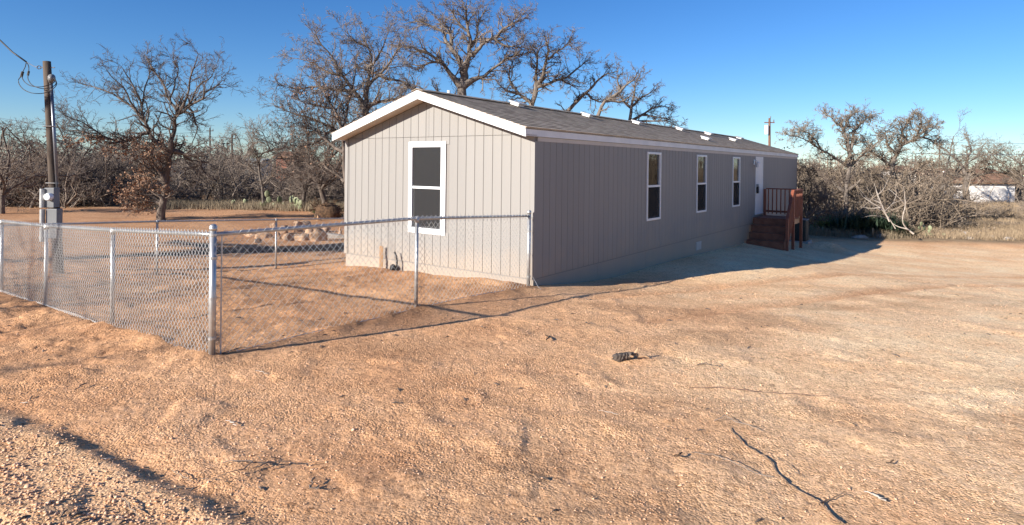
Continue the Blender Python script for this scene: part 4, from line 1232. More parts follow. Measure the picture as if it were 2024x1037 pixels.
# --- freestanding background trees, each of its own growth
SPB = dict(OAK, nseg=[7,5,3,2], kids=[1.5,1.6,1.65], wob=[.2,.28,.33,.3], tip=.009, up=[.04,.05,.04,.02])
BG = [  # px, D, H, seed, bark, twigs, lean, label
 (2040,58,7.5,44,'bark','twigT',(0,0),'leafless tree beyond the right end of the white outbuilding'),
 (1640,37,5.2,45,'bark','twigT',(.05,0),'low leafless oak in the scrub beyond the air conditioning unit'),
 (1720,44,6.0,46,'bark','twigT',(-.1,0),'leafless tree in the gap between the two tall crowns at right'),
 (1850,44,6.2,47,'bark','twigT',(.1,0),'tan twiggy tree left of the thick-trunked oak by the white outbuilding'),
 (150,42,6.4,48,'barkD','twigD',(.05,0),'leafless oak right behind the leaning meter pole'),
 (60,40,5.4,49,'barkD','twig',(-.05,0),'leafless oak between the meter pole and the left edge'),
 (235,46,6.2,50,'barkD','twig',(.1,0),'rounded leafless oak behind the left limbs of the dark-trunked oak'),
 (405,50,6.0,51,'barkD','twig',(0,0),'leafless oak left of the pair of distant power poles'),
 (600,44,6.6,52,'barkD','twig',(0,0),'leafless oak behind the bent sunlit tree, left of the gable'),
 (800,44,10.2,55,'barkD','twig',(-.05,0),'fine twiggy leafless tree filling the gap left of the tallest oak'),
 (985,46,9.6,56,'barkD','twig',(.05,0),'fine twiggy leafless tree filling the gap right of the tallest oak'),
 (870,48,10.5,57,'barkD','twig',(0,0),'twiggy leafless tree showing low behind the limbs of the tallest oak'),
 (650,40,8.6,58,'barkD','twigD',(-.1,0),'leafless tree in the tangle just left of the gable'),
 (482,58,6.4,53,'barkD','twig',(0,0),'distant leafless tree just right of the thin dark power pole'),
 (5,34,6.2,54,'barkD','twig',(.1,0),'leafless oak cut by the left edge of the view'),
]
for px, D_, H, sd, b_, t_, ln, lb in BG:
    tree('leafless_tree', lb, 'tree', px, D_, H, sd, SPB, M[b_], M[t_], lean=ln, nl=6, group='leafless trees at the edge of the cleared ground', leaves=(500, .035, M['leafB' if t_ != 'twigT' else 'leafT']))

RT1 = [
 [(1668,455,9),(1672,380,8),(1678,330,7),(1680,300,6.5)],
 [(1680,300,6.5),(1672,275,5),(1668,255,4),(1650,238,2.5),(1632,226,1)],
 [(1680,300,6.5),(1688,265,4),(1700,245,3),(1715,228,2),(1722,232,1)],
 [(1668,255,4),(1675,235,2.5),(1690,222,1.2)],
 [(1678,330,7),(1650,310,4),(1620,290,3),(1590,275,2),(1560,268,1)],
 [(1620,290,3),(1600,262,2),(1585,258,1)],
 [(1678,330,7),(1705,305,3.5),(1725,290,2),(1740,270,1)],
 [(1672,380,8),(1640,350,4),(1605,335,2.5),(1580,338,1.2)],
 [(1672,380,8),(1700,355,4),(1722,345,2.5)],
]
RT2 = [
 [(1752,455,9),(1758,380,8),(1765,330,7),(1772,305,6.5)],
 [(1772,305,6.5),(1790,285,5),(1812,270,4),(1830,252,2.5),(1848,250,1)],
 [(1790,285,5),(1785,260,3.5),(1790,240,2.2),(1808,230,1)],
 [(1812,270,4),(1820,248,2.5),(1822,234,1)],
 [(1772,305,6.5),(1755,280,3.5),(1750,258,2),(1765,250,1)],
 [(1812,270,4),(1840,275,2.5),(1855,285,1)],
 [(1765,330,7),(1740,305,4),(1718,298,2.5),(1708,280,1)],
 [(1758,380,8),(1790,345,4.5),(1820,330,3),(1850,325,1.5)],
 [(1758,380,8),(1730,350,3.5),(1712,345,2)],
]
RT3 = [
 [(1908,392,11),(1908,370,10),(1912,350,9)],
 [(1912,350,9),(1925,330,5),(1945,318,3),(1965,300,1.5)],
 [(1912,350,9),(1900,325,5),(1880,305,3),(1862,290,1.5)],
 [(1912,350,9),(1912,320,5),(1920,295,3),(1915,275,1.5)],
 [(1908,370,10),(1890,378,4),(1872,385,2)],
 [(1912,350,9),(1935,345,4),(1970,340,2.5),(2000,345,1.2)],
 [(1912,350,9),(1885,345,4),(1850,335,2.5),(1825,335,1.2)],
 [(1925,330,5),(1960,325,2.5),(1990,318,1.2)],
]
SP5 = dict(OAK, nseg=[6,5,4,2], kids=[1.2,1.4,1.4], wob=[.25,.36,.4,.36], bl=.5, tip=.0085)
limb_tree('bare_oak_tree', 'leafless oak with a rounded crown standing clear of the scrub, nearest the reddish power pole', 'tree', RT1, 33, SP5, M['bark'], M['twigT'], 41, depth=1.1, kids=1.9, leaves=(900, .035, M['leafT']))
limb_tree('bare_oak_tree', 'leafless oak with wide crown between the scrub tree and the white outbuilding', 'tree', RT2, 35, SP5, M['bark'], M['twigT'], 42, depth=1.1, kids=1.9, leaves=(900, .035, M['leafT']))
limb_tree('bare_oak_tree', 'thick-trunked leafless oak casting its shadow on the white outbuilding', 'tree', RT3, 60, dict(SP5, bl=1.2, tip=.012), M['bark'], M['twigT'], 43, depth=1.1, kids=1.6)

# small dark shrub trunk by the condenser
SH_ = [
 [(1592,466,6),(1594,448,5.5),(1596,428,5)],
 [(1596,428,5),(1584,405,3),(1578,380,2),(1574,352,1)],
 [(1596,428,5),(1600,395,3.2),(1604,365,2),(1598,340,1)],
 [(1596,428,5),(1614,408,3),(1628,385,2),(1632,358,1)],
 [(1594,448,5.5),(1606,436,2.5),(1622,420,1.8),(1640,410,1)],
]
limb_tree('dark_shrub', 'dark multi-stemmed shrub right behind the air conditioning unit', 'shrub', SH_, 27, dict(SP2, bl=.7, tip=.008), M['barkD'], M['twigD'], 61, depth=.8, kids=.9)

# off to the left and behind: the oaks whose shadows cross the yard
for i, (x, y, H, sd, lb) in enumerate([(-20.9, 12.3, 12.5, 71, 'tall thick-trunked oak left of the view'), (-18.5, -3.9, 7.2, 72, 'bare oak behind and left of the camera'), (-21.5, .2, 8.6, 74, 'bare oak left of the view between the other two')]):
    tree('leafless_tree', lb, 'tree', 0, 0, H, sd, dict(SPB, max=2), M['barkD'], M['twigD'], nl=5, xy=(x, y), r0=(.92 if i == 0 else .2), forkh=(.62 if i == 0 else .3))
for i, (x, y, H, sd, lb) in enumerate([(30, 14, 7, 75, 'tan leafless tree right of the view, nearest'), (34, 24, 7, 76, 'tan leafless tree right of the view, farther'), (38, 19, 8, 77, 'tan leafless tree right of the view, farthest right')]):
    tree('leafless_tree', lb, 'tree', 0, 0, H, sd, SPB, M['bark'], M['twigT'], nl=6, xy=(x, y))

# ------------------------------------------------------------------ scrub thickets (uncountable): replicated bushes in one mesh
NT = [0]
def bush_kit(seed, ntw, tip, H=1.0, leaf=700, lsize=.0095):
    """a bush of unit height: stems fanning up with dense twigs"""
    rng = random.Random(seed); out = {}
    sp = dict(max=2, nseg=[4,3,1], wob=[.3,.38,.4], up=[.06,.05,.02], kids=[2.35,2.0,0], spread=[1.1,1.1,1], ratio=[.5,.45], rr=[.6,.6], tip=tip)
    for k in range(ntw):
        a = rng.random()*6.283; el = rng.uniform(.35, 1.35)
        grow(rng, (rng.gauss(0,.09), rng.gauss(0,.09), -.05), norm3((math.cos(a)*math.cos(el), math.sin(a)*math.cos(el), math.sin(el))), rng.uniform(.6,.95), .014, 0, out, sp)
    parts = [tubes_np(ls, 3) for lv, ls in out.items()]
    NT[0] += sum(len(l) for l in out.values())
    v, f, _ = join_np(parts)
    tips = np.array([p[-1] for lv in (1, 2) for p, _ in out.get(lv, [])])
    r2 = np.random.default_rng(seed)
    c = tips[r2.integers(0, len(tips), leaf)] + r2.normal(size=(leaf, 3))*.03
    c[:, 2] = np.abs(c[:, 2])
    lv_, lf_ = leaf_quads(c, lsize, r2)
    return (v, f[0] if len(f) == 1 else np.concatenate(f)), (lv_, lf_[0])
kits = [bush_kit(100+k, 9, .0024) for k in range(4)]
farkits = [bush_kit(120+k, 4, .0055, leaf=380, lsize=.02) for k in range(3)]
def thicket(name, label, spots, kits_, mtwig, mleaf, seed):
    rng = random.Random(seed); P = []; tw = []
    for (x, y, H, w) in spots:
        (v, f), (lv, lf) = kits_[rng.randrange(len(kits_))]
        a = rng.random()*6.283; c_, s_ = math.cos(a), math.sin(a)
        R = np.array([[c_*w, -s_*w, 0],[s_*w, c_*w, 0],[0,0,H]]).T
        off = np.array([x, y, 0]); 
        z = gz(x, y)
        vv = v@R + [x, y, z]; ll = lv@R + [x, y, z]
        P.append((vv, [f])); tw.append(0); P.append((ll, [lf])); tw.append(1)
    v, f, cnt = join_np(P)
    mi = np.concatenate([np.full(c, t) for c, t in zip(cnt, tw)])
    o = link(name, np_mesh(name, v, f, False, mi), None, [mtwig, mleaf]); tag(o, label, 'thicket', kind='stuff')
R_ = random.Random(8)
def spots(n_, px0, px1, D0_, D1_, H0, H1):
    out = []
    for _ in range(n_):
        px = R_.uniform(px0, px1); D_ = R_.uniform(D0_, D1_); P = at(px, 400, D_)
        H = R_.uniform(H0, H1); out.append((P[0], P[1], H, H*R_.uniform(.9, 1.4)))
    return out
thicket('left_thicket', 'dense grey-brown leafless scrub edging the cleared ground left of the home', spots(38, -180, 310, 40, 54, 3.4, 5.8)+spots(22, 320, 700, 45, 60, 2.8, 5.0), kits, M['twig'], M['leafB'], 1)
thicket('left_undergrowth', 'low dark undergrowth at the foot of the leafless trees at left', spots(10, -40, 420, 41, 46, 1.2, 2.2), kits, M['twigD'], M['leafG'], 5)
thicket('right_thicket', 'dense tan leafless scrub behind the open gravel at right', spots(11, 1550, 1670, 36, 46, 4.2, 5.8)+spots(24, 1650, 1820, 31.5, 44, 3.0, 5.0)+spots(12, 1790, 1880, 34, 48, 2.2, 3.4)+spots(14, 1820, 2150, 38, 50, .9, 1.6)+spots(9, 2030, 2200, 36, 50, 2, 3.6), kits, M['twigT'], M['leafT'], 2)
thicket('far_thicket', 'far band of brown leafless woodland on the horizon', spots(34, -60, 480, 60, 80, 5.5, 7.2)+spots(34, -230, 760, 66, 105, 5.0, 7.4)+spots(42, 1450, 2250, 66, 115, 4.5, 6.5)+spots(8, 800, 1450, 60, 110, 4, 6), farkits, M['twig'], M['leafB'], 3)
def sp_xy(n_, x0, x1, y0, y1, H0, H1): return [(R_.uniform(x0,x1), R_.uniform(y0,y1), R_.uniform(H0,H1), R_.uniform(H0,H1)) for _ in range(n_)]
thicket('outer_scrub', 'leafless scrub continuing outside the view', [(38+R_.uniform(0,7)+.45*(q-30), q, R_.uniform(6,8), R_.uniform(5,7)) for q in np.linspace(14, 52, 30)]+sp_xy(10, -60, -34, 5, 40, 3.5, 6), farkits, M['twigT'], M['leafT'], 4)

# ------------------------------------------------------------------ grass, weeds
def tufts(name, label, cat, pts, n_per, h, m, seed, wid=.006, spread=.1):
    rng = np.random.default_rng(seed); c = np.repeat(np.array(pts), n_per, 0); n_ = len(c)
    b = c + np.c_[rng.normal(size=(n_, 2))*spread, np.zeros(n_)-.02]
    hh = h*(.5+.8*rng.random(n_)); a = rng.random(n_)*6.283; ln = rng.random(n_)*.55
    tip = b + np.stack([np.cos(a)*ln*hh, np.sin(a)*ln*hh, hh], -1)
    q = rng.random(n_)*6.283; wv = np.stack([np.cos(q), np.sin(q), np.zeros(n_)], -1)*wid
    v = np.stack([b-wv, b+wv, tip], 1).reshape(-1, 3)
    o = link(name, np_mesh(name, v, [np.arange(n_*3).reshape(-1, 3)]), None, m); tag(o, label, cat, kind='stuff')
rg = np.random.default_rng(77)
def vergepts(n_, px0, px1, D0_, D1_):
    px = rg.uniform(px0, px1, n_); D_ = rg.uniform(D0_, D1_, n_)
    x = (px-1012)/F*D_; return np.stack([x, D_, ground_h(x, D_)], -1)
tufts('dry_grass', 'dry straw-coloured grass along the right edge of the gravel', 'grass', vergepts(1500, 1790, 2120, 28.6, 46), 22, .30, M['grass'], 1, wid=.009, spread=.16)
tufts('olive_weeds', 'olive and tan weeds in front of the leafless trees at left', 'weeds', vergepts(700, 300, 720, 38, 46), 20, .42, M['grassG'], 2, wid=.013, spread=.2)
tufts('short_weeds', 'sparse yellowish weeds at the foot of the scrub behind the air conditioner', 'weeds', vergepts(380, 1600, 1800, 28.4, 33), 24, .34, M['grassG'], 3, wid=.010, spread=.15)
tufts('straw_grass', 'pale straw grass among the scrub by the white outbuilding', 'grass', vergepts(900, 1780, 2150, 46, 66), 18, .45, M['grass'], 4, wid=.016, spread=.25)

# narrow strip of road surface seen past the grass at right
rx = np.linspace(20, 60, 60); rv = []
for x_ in rx:
    for y_ in (36.6+.06*(x_-20), 39.4+.06*(x_-20)): rv.append((x_, y_, max(gz(x_, y_), gz(x_, y_+.5))+.10))
idx_ = np.array([(2*i, 2*i+2, 2*i+3, 2*i+1) for i in range(len(rx)-1)])
o = link('road', np_mesh('road', rv, [idx_]), None, M['asphalt']); tag(o, kind='structure')

# ------------------------------------------------------------------ prickly pears, yuccas
def pear(px, py, size, npad, seed, label, D_=None):
    P = p2g(px, py) if D_ is None else at(px, 400, D_); P[2] = gz(P[0], P[1])
    rng = random.Random(seed); root = empty('prickly_pear', P, label, 'cactus', 'prickly pear clumps in the scrub')
    base = []
    for k in range(npad):
        if k < npad*.45 or not base: c = np.array([P[0]+rng.gauss(0, size*.7), P[1]+rng.gauss(0, size*.4), P[2]+size*.14])
        else: b = rng.choice(base); c = b + np.array([rng.uniform(-.12,.12), rng.uniform(-.08,.08), .2])*size/.5
        base.append(c); a = rng.uniform(-.9,.9); r = size*rng.uniform(.2,.3)
        m_ = MB(); m_.ball((0,0,0), r*.78, r*.13, r, 9, 6)
        vv = m_.v[0]; til = rng.uniform(-.45,.45); ct, st = math.cos(til), math.sin(til)
        vv = vv@np.array([[ct,0,st],[0,1,0],[-st,0,ct]]); ca, sa = math.cos(a), math.sin(a); vv = vv@np.array([[ca,sa,0],[-sa,ca,0],[0,0,1]])
        m_.v[0] = vv + c; m_.build('pad', M['cactus'], root, smooth_=True)
pear(1812, 462, .55, 12, 1, 'pale green prickly pear clump at the tip of the bleached fallen limb')
pear(1835, 466, .42, 9, 2, 'small prickly pear clump just right of the clump at the bleached limb')
pear(1612, 462, .45, 8, 3, 'yellow-green prickly pear just right of the air conditioning unit')
pear(556, 0, 1.0, 14, 4, 'prickly pear clump right of the bent sunlit tree', D_=42)
pear(482, 0, .7, 10, 5, 'low prickly pear clump left of the bent sunlit tree', D_=43)
pear(590, 0, .8, 9, 6, 'prickly pear clump nearest the gable wall at the tree line', D_=40)
def yucca(px, py, h, nl_, m, seed, label, D_=None):
    P = p2g(px, py) if D_ is None else at(px, 400, D_); P[2] = gz(P[0], P[1])
    rng = np.random.default_rng(seed); root = empty('yucca', P, label, 'yucca', 'yucca clumps at the edge of the scrub')
    a = rng.random(nl_)*6.283; el = rng.uniform(.25, 1.45, nl_); L_ = h*(.7+.4*rng.random(nl_))
    d = np.stack([np.cos(a)*np.cos(el), np.sin(a)*np.cos(el), np.sin(el)], -1); w = np.stack([-np.sin(a), np.cos(a), np.zeros(nl_)], -1)*h*.035
    off = rng.normal(size=(nl_, 3))*[.25*h,.2*h,0]
    b = P+off; mid = b+d*L_[:, None]*.45; tip = b+d*L_[:, None]+[0,0,-.08*h]
    v = np.stack([b-w*.7, b+w*.7, mid+w, tip, mid-w], 1).reshape(-1, 3)
    o = link('leaves', np_mesh('leaves', v, [np.arange(nl_*5).reshape(-1, 5)]), root, m); o['kind'] = 'stuff'
yucca(1632, 458, .95, 260, M['yucca'], 1, 'bright yellow-green spiky clump near the air conditioning unit')
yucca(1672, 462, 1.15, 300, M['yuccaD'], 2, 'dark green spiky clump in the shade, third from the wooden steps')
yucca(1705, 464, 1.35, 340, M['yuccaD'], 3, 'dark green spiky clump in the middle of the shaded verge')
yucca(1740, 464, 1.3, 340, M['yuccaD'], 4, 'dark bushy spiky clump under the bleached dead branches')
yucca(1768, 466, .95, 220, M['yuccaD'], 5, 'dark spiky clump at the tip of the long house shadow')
yucca(630, 0, .6, 110, M['yucca'], 6, 'yellow-green spiky clump left of the upturned root ball', D_=36)
yucca(665, 0, .6, 110, M['yucca'], 7, 'yellow-green spiky clump between the root ball and the gable wall', D_=35)
yucca(518, 0, .45, 90, M['yucca'], 8, 'small spiky clump at the foot of the bent sunlit tree', D_=40)

# ------------------------------------------------------------------ dead bleached limbs on the right
def limb_obj(name, label, cat, lines, D_, m, group=None, r_scale=1.0, ground=False):
    ls = []
    for k, ln in enumerate(lines):
        ls_ = []
        for i, (a, b, w) in enumerate(ln):
            q = at(a, b, D_ + .12*math.sin(i*1.7+k*2.1)); ls_.append(tuple(q))
        rad = [w*.42*D_/F*r_scale for _, _, w in ln]
        A = np.array(ls_); n_ = len(A); tt = np.linspace(0, n_-1, (n_-1)*3+1)
        A2 = np.stack([np.interp(tt, range(n_), A[:, j]) for j in range(3)], -1); R2 = np.interp(tt, range(n_), rad)
        A2[1:-1] = (A2[:-2]+2*A2[1:-1]+A2[2:])/4
        ls.append((A2.tolist(), R2.tolist()))
    v, f = tubes_np(ls, 6)
    me = np_mesh(name, v, f, True); o = link(name, me, None, m); return tag(o, label, cat, group)
limb_obj('dead_branch', 'bleached forked dead branch sticking up behind the dark spiky clumps', 'branch',
 [[(1758,438,3.5),(1752,425,3),(1740,410,2.4),(1722,400,2),(1705,388,1.3),(1700,380,.8)], [(1752,425,3),(1742,402,2.2),(1735,385,1.6),(1728,362,.9)], [(1740,410,2.4),(1720,412,1.4),(1700,408,.7)],
  [(1742,402,2.2),(1725,394,1.5),(1712,391,1)], [(1722,400,2),(1700,375,1),(1690,360,.6)], [(1735,385,1.6),(1748,372,1),(1755,355,.6)]], 27.6, M['bleach'])
limb_obj('dead_branch', 'thin tangled grey dead branches fanning out left of the pale curved limb', 'branch',
 [[(1770,452,2.4),(1760,435,2),(1748,418,1.6),(1738,400,1.2),(1732,378,.8)], [(1760,435,2),(1745,428,1.4),(1725,425,1),(1702,430,.6)], [(1748,418,1.6),(1765,402,1.1),(1772,385,.8),(1770,365,.5)], [(1748,418,1.6),(1728,408,1.1),(1712,398,.8),(1694,400,.5)], [(1738,400,1.2),(1722,385,.8),(1712,368,.5)], [(1765,402,1.1),(1780,395,.7),(1796,398,.5)]], 28.3, M['bleach'])
limb_obj('dead_branch', 'pale curved dead limb with its butt resting beside the prickly pear', 'branch',
 [[(1806,462,5),(1792,452,3.8),(1784,440,2.6),(1784,428,2.1),(1790,405,1.9),(1788,385,1.5),(1786,368,1)], [(1790,405,1.9),(1778,392,1.4),(1766,380,1),(1755,372,.7)], [(1792,452,3.8),(1775,448,2),(1762,440,1)]], 27.4, M['bleach'])

# ------------------------------------------------------------------ rocks
def rock(px, py, sx, sy, sz, m, seed, label, cat='rock', D_=None, name='rock', group='rocks heaped behind the far fence', lift=.25, P=None):
    if P is None: P = p2g(px, py) if D_ is None else at(px, 400, D_)
    P = np.array(P, float); P[2] = gz(P[0], P[1]); rng = np.random.default_rng(seed)
    if seed <= 9: sx, sy, sz = sx*1.5, sy*1.2, sz*1.1
    me = bpy.data.meshes.new(name); import bmesh
    bm = bmesh.new(); bmesh.ops.create_icosphere(bm, subdivisions=3, radius=1)
    dirs = rng.normal(size=(9, 3)); dirs /= np.linalg.norm(dirs, axis=1)[:, None]; cut = rng.uniform(.42, .8, 9)
    ph = rng.random(6)*6
    for v in bm.verts:
        c = np.array(v.co)
        for d, k in zip(dirs, cut):
            e = c@d - k
            if e > 0: c = c - d*e*.9
        c = c*(1+.05*math.sin(c[0]*7+ph[0])+.04*math.sin(c[1]*11+ph[1])+.04*math.sin(c[2]*9+ph[2]))
        a = ph[3]; x_, y_ = c[0]*sx, c[1]*sy
        v.co = (P[0]+x_*math.cos(a)-y_*math.sin(a)*.3, P[1]+x_*math.sin(a)*.3+y_*math.cos(a), P[2]+c[2]*sz+sz*lift)
    bm.to_mesh(me); bm.free(); o = link(name, me, None, m); return tag(o, label, cat, group)
rock(498, 466, .34, .3, .2, M['rock'], 1, 'low reddish rock at the left end of the heap behind the far fence')
rock(522, 470, .26, .25, .2, M['rock'], 2, 'small pale rock just left of the far fence line post')
rock(560, 462, .48, .4, .30, M['rock'], 3, 'broad pale rock right of the far fence line post')
rock(588, 458, .42, .38, .42, M['rock'], 4, 'tallest rounded pale rock in the heap behind the far fence')
rock(574, 475, .38, .3, .2, M['rock'], 5, 'flat tan slab in front of the tallest rock of the heap')
rock(612, 466, .34, .3, .3, M['rock'], 6, 'pale rock right of the tallest rock of the heap')
rock(628, 476, .35, .25, .34, M['rock'], 7, 'leaning yellowish slab in the right part of the heap')
rock(655, 470, .4, .3, .2, M['rockG'], 8, 'low darker rock at the right end of the heap near the gable wall')
rock(510, 480, .26, .2, .15, M['rock'], 9, 'lowest small rock in front of the heap behind the far fence')
rock(1915, 472, .3, .25, .1, M['rockG'], 10, 'flat pale rock at the grass edge, fourth from the right edge', group='flat rocks along the grass edge')
rock(1960, 470, .32, .25, .12, M['rockG'], 11, 'long flat pale rock at the grass edge, middle one', group='flat rocks along the grass edge')
rock(1995, 473, .3, .25, .1, M['rockG'], 12, 'flat rock at the grass edge nearest the right edge of the view', group='flat rocks along the grass edge')
rock(1905, 463, .15, .13, .14, M['paper'], 13, 'small bright white lump at the grass edge', group='flat rocks along the grass edge')
rock(1870, 468, .16, .14, .13, M['soilD'], 14, 'dark brown lump at the grass edge', group='flat rocks along the grass edge')
rock(1740, 468, .55, .3, .16, M['rockG'], 15, 'grey slab lying in the shade under the dark spiky clumps', group='flat rocks along the grass edge')
rock(1700, 470, .45, .3, .12, M['rockG'], 16, 'low grey rock in the shade left of the orange stake', group='flat rocks along the grass edge')
rock(1648, 462, .4, .3, .12, M['rockG'], 17, 'low grey rock in the shade below the bright spiky clump', group='flat rocks along the grass edge')
for k_, (a_, b_, w_, h_, lb_) in enumerate([(540,452,.34,.3,'upper left boulder of the rock heap'),(602,449,.4,.3,'upper right boulder of the rock heap'),(548,472,.32,.22,'rust-brown slab low in the left half of the rock heap'),(596,474,.36,.24,'tan block low in the right half of the rock heap'),(640,458,.36,.28,'brown boulder near the right end of the rock heap'),(672,462,.3,.22,'rightmost boulder of the rock heap, touching the gable edge')]):
    rock(a_, b_, w_, .3, h_, M['rock'], 30+k_, lb_ + ' behind the far fence')
# upturned root ball
rp_ = p2g(648, 432)
rb = empty('root_ball', rp_, 'dark upturned root ball with ragged roots left of the gable wall', 'stump')
rng0 = np.random.default_rng(3)
m_ = MB(); m_.ball((rp_[0], rp_[1], rp_[2]+.38), .75, .5, .5, 20, 12)
nn_ = m_.v[0]-[rp_[0], rp_[1], rp_[2]+.38]; m_.v[0] = m_.v[0] + nn_*(.35*fbm(nn_[:,0]*3, nn_[:,1]*3+nn_[:,2]*4, 1.5, 3, 4)[:, None])
m_.build('soil_clump', M['soilD'], rb, smooth_=True)
rl = []; rr3 = random.Random(6); o3 = {}
for k in range(26):
    a = rr3.random()*6.28; dr = norm3((math.cos(a), rr3.uniform(-.6,.1), rr3.uniform(-.1,1)))
    grow(rr3, (rp_[0]+dr[0]*.5, rp_[1]+dr[1]*.3, rp_[2]+.4+dr[2]*.3), dr, rr3.uniform(.35,.8), .03, 2, o3, dict(OAK, nseg=[3,3,4,2], kids=[1,1,1], tip=.01))
v, f, _ = join_np([tubes_np(l, 4) for l in o3.values()]); link('roots', np_mesh('roots', v, f), rb, M['soilD'])
rock(630, 436, .36, .3, .28, M['raw'], 18, 'ochre clod of subsoil at the left foot of the root ball', name='soil_clod', cat='clod', group='clods by the root ball')

# ------------------------------------------------------------------ bits by the gable wall
def gable_xy(v, out=.08): return hp(-out, v, 0)
p = gable_xy(3.62, .10); g = gz(p[0], p[1])
m_ = MB(); m_.box((p[0]-.035, p[1]-.012, g-.15), (.07,0,0), (0,.022,0), (0,0,.60)); o = m_.build('wooden_stake', M['raw'], bevel=.002); tag(o, 'raw timber stake standing in the dirt against the gable wall', 'stake')
p = gable_xy(3.17, .10); g = gz(p[0], p[1])
m_ = MB(); m_.tube([(p[0]+.0, p[1], g-.1), (p[0], p[1], g+.2), (p[0]-.012, p[1], g+.28), (p[0]-.05, p[1], g+.37)], .018, 8); o = m_.build('black_pipe', M['black'], smooth_=True); tag(o, 'thin black pipe sticking up from the dirt right of the timber stake', 'pipe')
p = gable_xy(3.28, .10); g = gz(p[0], p[1])
m_ = MB(); m_.ball((p[0], p[1], g+.05), .065, .05, .075, 10, 7); o = m_.build('pipe_cap', M['black'], smooth_=True); tag(o, 'small dark capped stub between the timber stake and the black pipe', 'cap')
p = p2g(1725, 468)
m_ = MB(); m_.tube([(p[0], p[1], p[2]-.1), (p[0], p[1], p[2]+.42)], .03, 6); o = m_.build('orange_stake', M['raw']); tag(o, 'short orange-brown stake in the shaded verge', 'stake')

# ------------------------------------------------------------------ things lying on the ground near the camera
def ground_line(lines, name, label, cat, m, group=None, arch=.012):
    ls = []
    for k, ln in enumerate(lines):
        P = [p2g(a, b) for a, b, _ in ln]
        D_ = [q[1] for q in P]
        A = np.array(P); n_ = len(A); A[:, 2] += [w*d/F*.7 + arch*(.3+abs(math.sin(i*1.9+k))) for i, ((_, _, w), d) in enumerate(zip(ln, D_))]
        R = np.array([w*.62*d/F for (_, _, w), d in zip(ln, D_)])
        tt = np.linspace(0, n_-1, (n_-1)*3+1)
        A2 = np.stack([np.interp(tt, range(n_), A[:, j]) for j in range(3)], -1); R2 = np.interp(tt, range(n_), R)
        A2[1:-1] = (A2[:-2]+2*A2[1:-1]+A2[2:])/4
        jr = np.random.default_rng(n_*7+k); A2[1:-1] += jr.normal(size=(len(A2)-2, 3))*[.006,.010,.002]*(.5+R2[1:-1, None]/.006*.5); R2 = R2*(.75+.5*jr.random(len(R2)))
        ls.append((A2.tolist(), R2.tolist()))
    v, f = tubes_np(ls, 6); o = link(name, np_mesh(name, v, f, True), None, m); return tag(o, label, cat, group)
G = 'sticks and roots lying on the ground'
ground_line([[(1444,846,1.2),(1455,870,1.8),(1470,882,2),(1492,896,2),(1518,910,2.2),(1532,932,2.4),(1550,955,2.6),(1575,973,2.4),(1600,985,2.6),(1620,1003,3),(1648,1025,3.2),(1662,1040,3.2)], [(1620,1003,3),(1632,993,2.4),(1650,986,1.8),(1678,982,1.2)]], 'tree_root', 'long crooked root snaking to the bottom edge at right', 'root', M['rootM'], G, .012)
ground_line([[(1412,834,1.2),(1430,831,1.2),(1440,832,1.6),(1455,842,1.2),(1480,850,1),(1508,856,.8)]], 'stick', 'thin bent stick just above the head of the long crooked root', 'stick', M['twig'], G, .03)
ground_line([[(1366,896,.8),(1390,904,.9),(1415,906,1.2),(1440,918,1.4),(1470,932,1.3),(1505,944,1.1),(1528,950,.8)]], 'stick', 'straight thin stick left of the long crooked root', 'stick', M['twig'], G, .02)
ground_line([[(1536,905,.6),(1555,922,.7),(1572,938,.7),(1590,948,.5)]], 'stick', 'short faint twig right of the long crooked root', 'stick', M['bark'], G, .015)
ground_line([[(1362,768,.8),(1400,767,1),(1435,768,1.1),(1470,773,1.1),(1510,777,1),(1560,779,.8),(1640,784,.6)]], 'stick', 'very long thin reddish stem lying across the gravel in the middle right', 'stick', M['poleR'], G, .006)
ground_line([[(1648,835,1.1),(1665,838,1.4),(1680,842,1.6),(1690,846,1.4)]], 'stick', 'pale short stick with a dark knot above the pale wood chip', 'stick', M['raw'], G, .02)
ground_line([[(1708,973,1.8),(1722,982,2.4),(1738,990,3),(1752,996,3.2)]], 'wood_chip', 'pale pinkish split piece of wood near the bottom right', 'wood chip', M['bleach'], G, .015)
ground_line([[(440,918,1),(470,921,1.5),(500,925,2),(530,926,2.2),(560,924,1.6),(600,925,1.2),(622,924,.8)], [(500,925,2),(480,935,1.4),(455,945,1.1),(420,955,1),(395,957,.8)], [(530,926,2.2),(515,932,1.8),(500,934,1.2)], [(520,922,1.2),(512,915,1),(507,909,.8)]], 'branch', 'forked dark branch lying on the lower left gravel', 'branch', M['twigD'], G, .03)
ground_line([[(340,931,.9),(350,944,1.1),(365,949,1.2),(378,957,1)]], 'stick', 'small crooked pale twig left of the forked dark branch', 'stick', M['twigT'], G, .02)
ground_line([[(446,833,1.2),(458,839,1.6),(468,845,1.6)]], 'stick', 'short pale stick midway between the corner post and the forked branch', 'stick', M['bleach'], G, .015)
ground_line([[(505,734,.9),(515,736,1),(528,741,.8)]], 'stick', 'thin pale straw just below the base of the corner post', 'stick', M['bleach'], G, .01)
ground_line([[(198,909,1.2),(212,910,1.5),(228,908,1.2)]], 'wood_chip', 'pale flat splinter in the lower left gravel', 'wood chip', M['bleach'], G, .008)
ground_line([[(40,797,1),(48,799,1.4),(57,797,1)]], 'wood_chip', 'small pale splinter beside the gravel step at left', 'wood chip', M['bleach'], G, .008)
ground_line([[(148,772,1.4),(160,768,1.8),(172,762,1.4)]], 'stick', 'short dark stick below the left fence', 'stick', M['barkD'], G, .02)
ground_line([[(612,968,2.6),(618,958,2.4),(622,950,1.6)], [(612,968,2.6),(624,974,2.2),(634,972,1.4)]], 'stick', 'small dark knot of bark below the forked branch', 'stick', M['barkD'], G, .02)
